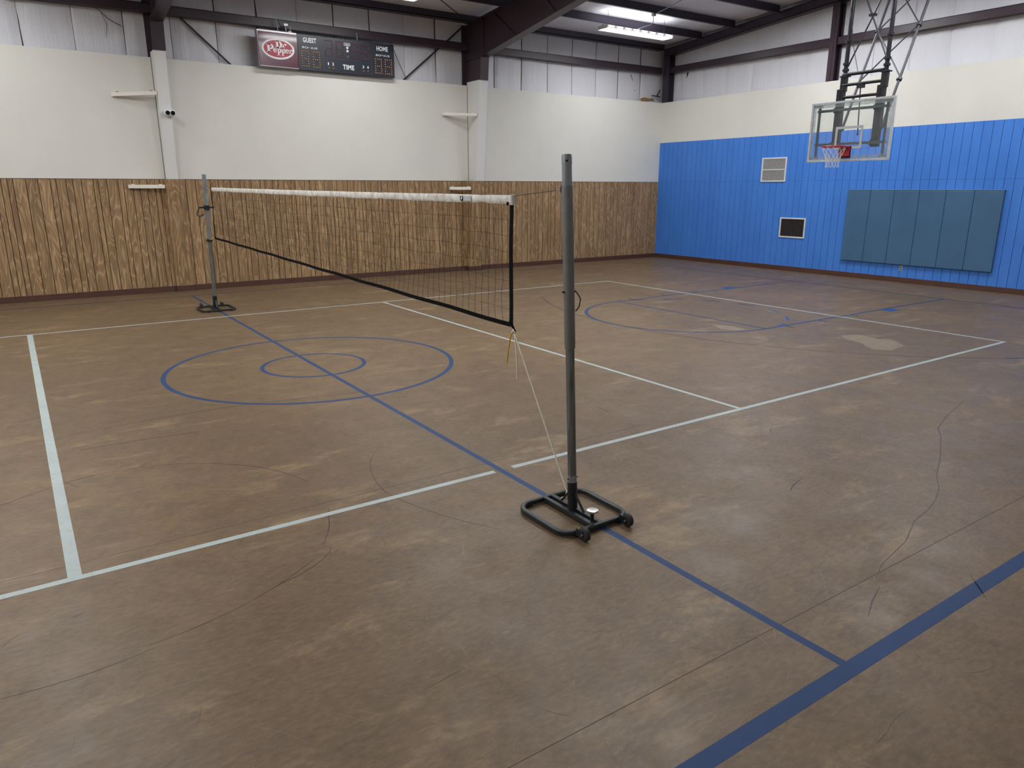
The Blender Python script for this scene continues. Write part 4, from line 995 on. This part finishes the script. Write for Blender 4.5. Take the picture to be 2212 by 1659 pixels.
tp = MB().grid(bandfn(-1), 240, 6).grid(bandfn(1), 240, 6).build('top_band', 'net_band', nr, smooth=True)
# maker tab on the band
ty = -12.62
tab = MB().box(NX-0.0105, NX-0.009, ty-0.085, ty+0.085, topz(ty)-0.050, topz(ty)-0.014).build('band_label', 'board_alu', tp)
MB().box(NX-0.0118, NX-0.0105, ty+0.035, ty+0.082, topz(ty)-0.049, topz(ty)-0.015).build('band_mark', 'net_black', tab)
MB().prism([(ty+0.068, topz(ty)-0.044), (ty+0.068, topz(ty)-0.020), (ty+0.046, topz(ty)-0.020), (ty+0.046, topz(ty)-0.034), (ty+0.058, topz(ty)-0.034), (ty+0.058, topz(ty)-0.044)], lambda a, b, d: (d, a, b), NX-0.0126, NX-0.0118).build('band_print', 'score_white', tab)
# edge tapes
def ribbon(pts, wvec, t, nv=(1, 0, 0)):
    b = MB(); nv = Vector(nv); wv = Vector(wvec); vs = []; fs = []; n = len(pts)
    for p in pts:
        p = Vector(p); vs += [p-wv-nv*t, p+wv-nv*t, p+wv+nv*t, p-wv+nv*t]
    for i in range(n-1):
        for k in range(4): fs.append((i*4+k, i*4+(k+1) % 4, i*4+4+(k+1) % 4, i*4+4+k))
    fs += [(3, 2, 1, 0), (n*4-4, n*4-3, n*4-2, n*4-1)]; b.add(vs, fs); return b
yb = [-3.76+(-13.24+3.76)*i/60 for i in range(61)]
ribbon([(NX, y, botz(y)-0.016+0.003*math.sin(y*5)) for y in yb], (0, 0, 0.017), 0.002).build('bottom_tape', 'net_black', nr)
ribbon([(NX+0.004*math.sin(z*6), -13.242-0.016*(z-1.26), z) for z in [1.245+(2.12-1.245)*i/14 for i in range(15)]], (0, 0.023, 0), 0.002).build('side_tape', 'net_black', nr)
ribbon([(NX, -3.80-0.13*(z-1.39)/0.8, z) for z in [1.38+(2.19-1.38)*i/8 for i in range(9)]], (0, 0.016, 0), 0.002).build('side_tape', 'net_black', nr)
ribbon([(NX, -13.242, 1.262), (NX+0.004, -13.258, 1.232), (NX+0.01, -13.275, 1.205)], (0, 0.020, 0.008), 0.005).build('tape_tail', 'net_black', nr)
# collar at the near end of the band
MB().tube([(NX, -13.272, 2.192), (NX, -13.27, 2.12)], 0.020, 10).build('band_end', 'net_band', nr, smooth=True)
MB().tube([(NX-0.02, -13.235, 2.140), (NX-0.022, -13.23, 2.118)], 0.008, 6).build('band_tie', 'net_black', nr)
# mesh cords
mesh = MB(); rr = random.Random(5); nvv = 93; nh = 8
def cordp(i, j):
    u = i/nvv; yt = YA+0.06+(YZ+0.02-YA-0.06)*u; yb_ = -3.80+(-13.235+3.80)*u; v = j/nh
    y = yt+(yb_-yt)*v; z0, z1 = topz(yt)-0.060, botz(yb_)-0.004
    s = math.sin(math.pi*v); wob = 0.018*s*math.sin(i*0.55+j*1.1)+0.012*s*math.sin(i*1.7+j*2.3)
    zz_ = z0+(z1-z0)*v-0.030*s*abs(math.sin(u*math.pi*3.0+0.6))*0.8+0.006*s*math.sin(i*0.9+j)
    return (NX+0.03*s*math.sin(u*9+1), y+(wob if 0 < i < nvv else 0), zz_)
for i in range(1, nvv): mesh.tube([cordp(i, j) for j in range(nh+1)], 0.00165, 3)
for j in range(1, nh): mesh.tube([cordp(i, j) for i in range(nvv+1)], 0.00135, 3)
o = mesh.build('net_mesh', 'cord', nr); o['kind'] = 'stuff'
# cables of the net
MB().tube([(NX, -13.265, 2.182), (NX-0.008, -13.55, 2.204), (NX-0.016, -13.868, 2.228)], 0.0022, 6).build('head_cable', 'wire', nr)
MB().tube([(NX-0.012, -13.80, 2.222), (NX-0.015, -13.832, 2.225)], 0.0045, 8).build('cable_crimp', 'chrome', nr)
MB().tube([(NX, -3.95, 2.248), (NX, -3.42, 2.262)], 0.0035, 6).build('head_cable', 'wire', nr)

# ropes
def rope(pts, r, mat, name, label, twist=True):
    b = MB(); P = [Vector(p) for p in pts]; L = sum((P[i+1]-P[i]).length for i in range(len(P)-1)); N = max(8, int(L/0.005)); S = []
    acc = [0]
    for i in range(len(P)-1): acc.append(acc[-1]+(P[i+1]-P[i]).length)
    for k in range(N+1):
        d = L*k/N; i = max(j for j in range(len(P)-1) if acc[j] <= d+1e-9); t = (d-acc[i])/(acc[i+1]-acc[i]); S.append((P[i]+(P[i+1]-P[i])*t, d))
    for ph in (0, math.pi):
        b.tube([p+Vector((math.cos(d*230+ph), math.sin(d*230+ph), 0.3*math.sin(d*230+ph)))*r*0.55 for p, d in S], r*0.62, 6)
    o = b.build(name, mat, smooth=True, org=pts[0]); return tag(o, label, 'rope')
tie = Vector((NX+0.008, -13.272, 1.198))
r1 = rope([tie, (-14.880, -13.968, 0.150), (-14.886, -13.995, 0.138), (-14.876, -13.985, 0.124), (-14.884, -13.965, 0.112), (-14.888, -13.940, 0.095), (-14.890, -13.915, 0.078)], 0.0062, 'rope_white', 'white_rope', 'long taut white rope from net corner down to the near post base')
r2 = rope([tie+Vector((0, 0.012, -0.008)), (NX+0.004, -13.238, 1.165), (NX, -13.215, 1.07), (NX, -13.185, 0.93)], 0.0066, 'rope_yellow', 'yellow_rope', 'short yellow rope end hanging from the net corner')
r3 = rope([tie+Vector((0, -0.008, -0.004)), (NX, -13.305, 1.12), (NX, -13.318, 1.04), (NX, -13.330, 0.92), (NX, -13.332, 0.83)], 0.0064, 'rope_white', 'white_rope', 'loose frayed white rope tail hanging beside the yellow rope')
kb = MB()
for k, (dy, dz) in enumerate(((0.0, 0.0), (0.010, -0.008), (-0.010, -0.006), (0.004, 0.012))): kb.ball(tie+Vector((0.003*k-0.006, dy, dz)), 0.011, 8, 5)
kb.build('knot', 'rope_white', r1, smooth=True)
kb = MB()
for k in range(5): kb.ball(Vector((-14.882-0.002*(k % 2), -13.975+0.004*(k % 3), 0.152-0.012*k)), 0.0085, 8, 5)
kb.build('knot', 'rope_white', r1, smooth=True)
r4 = rope([(NX, -3.785, 1.375), (-14.865, -3.55, 1.34), (-14.862, -3.35, 1.318)], 0.006, 'rope_yellow', 'yellow_rope', 'short yellow cord tying the far net corner to its post')

# bits lying on the floor
def litter(p, mat, label, sc):
    b = MB(); rg = random.Random(int(abs(p[0]*100))); n = 9
    pts = [(p[0]+sc*rg.uniform(0.5, 1)*math.cos(2*math.pi*i/n), p[1]+sc*rg.uniform(0.5, 1)*math.sin(2*math.pi*i/n)) for i in range(n)]
    b.prism(pts, lambda a, c, d: (a, c, d), 0.0, 0.004); tag(b.build('floor_debris', mat, org=(p[0], p[1], 0)), label, 'debris')
litter((-14.32, -16.75), 'white_scuff', 'small white flake of debris on floor at lower right', 0.022)
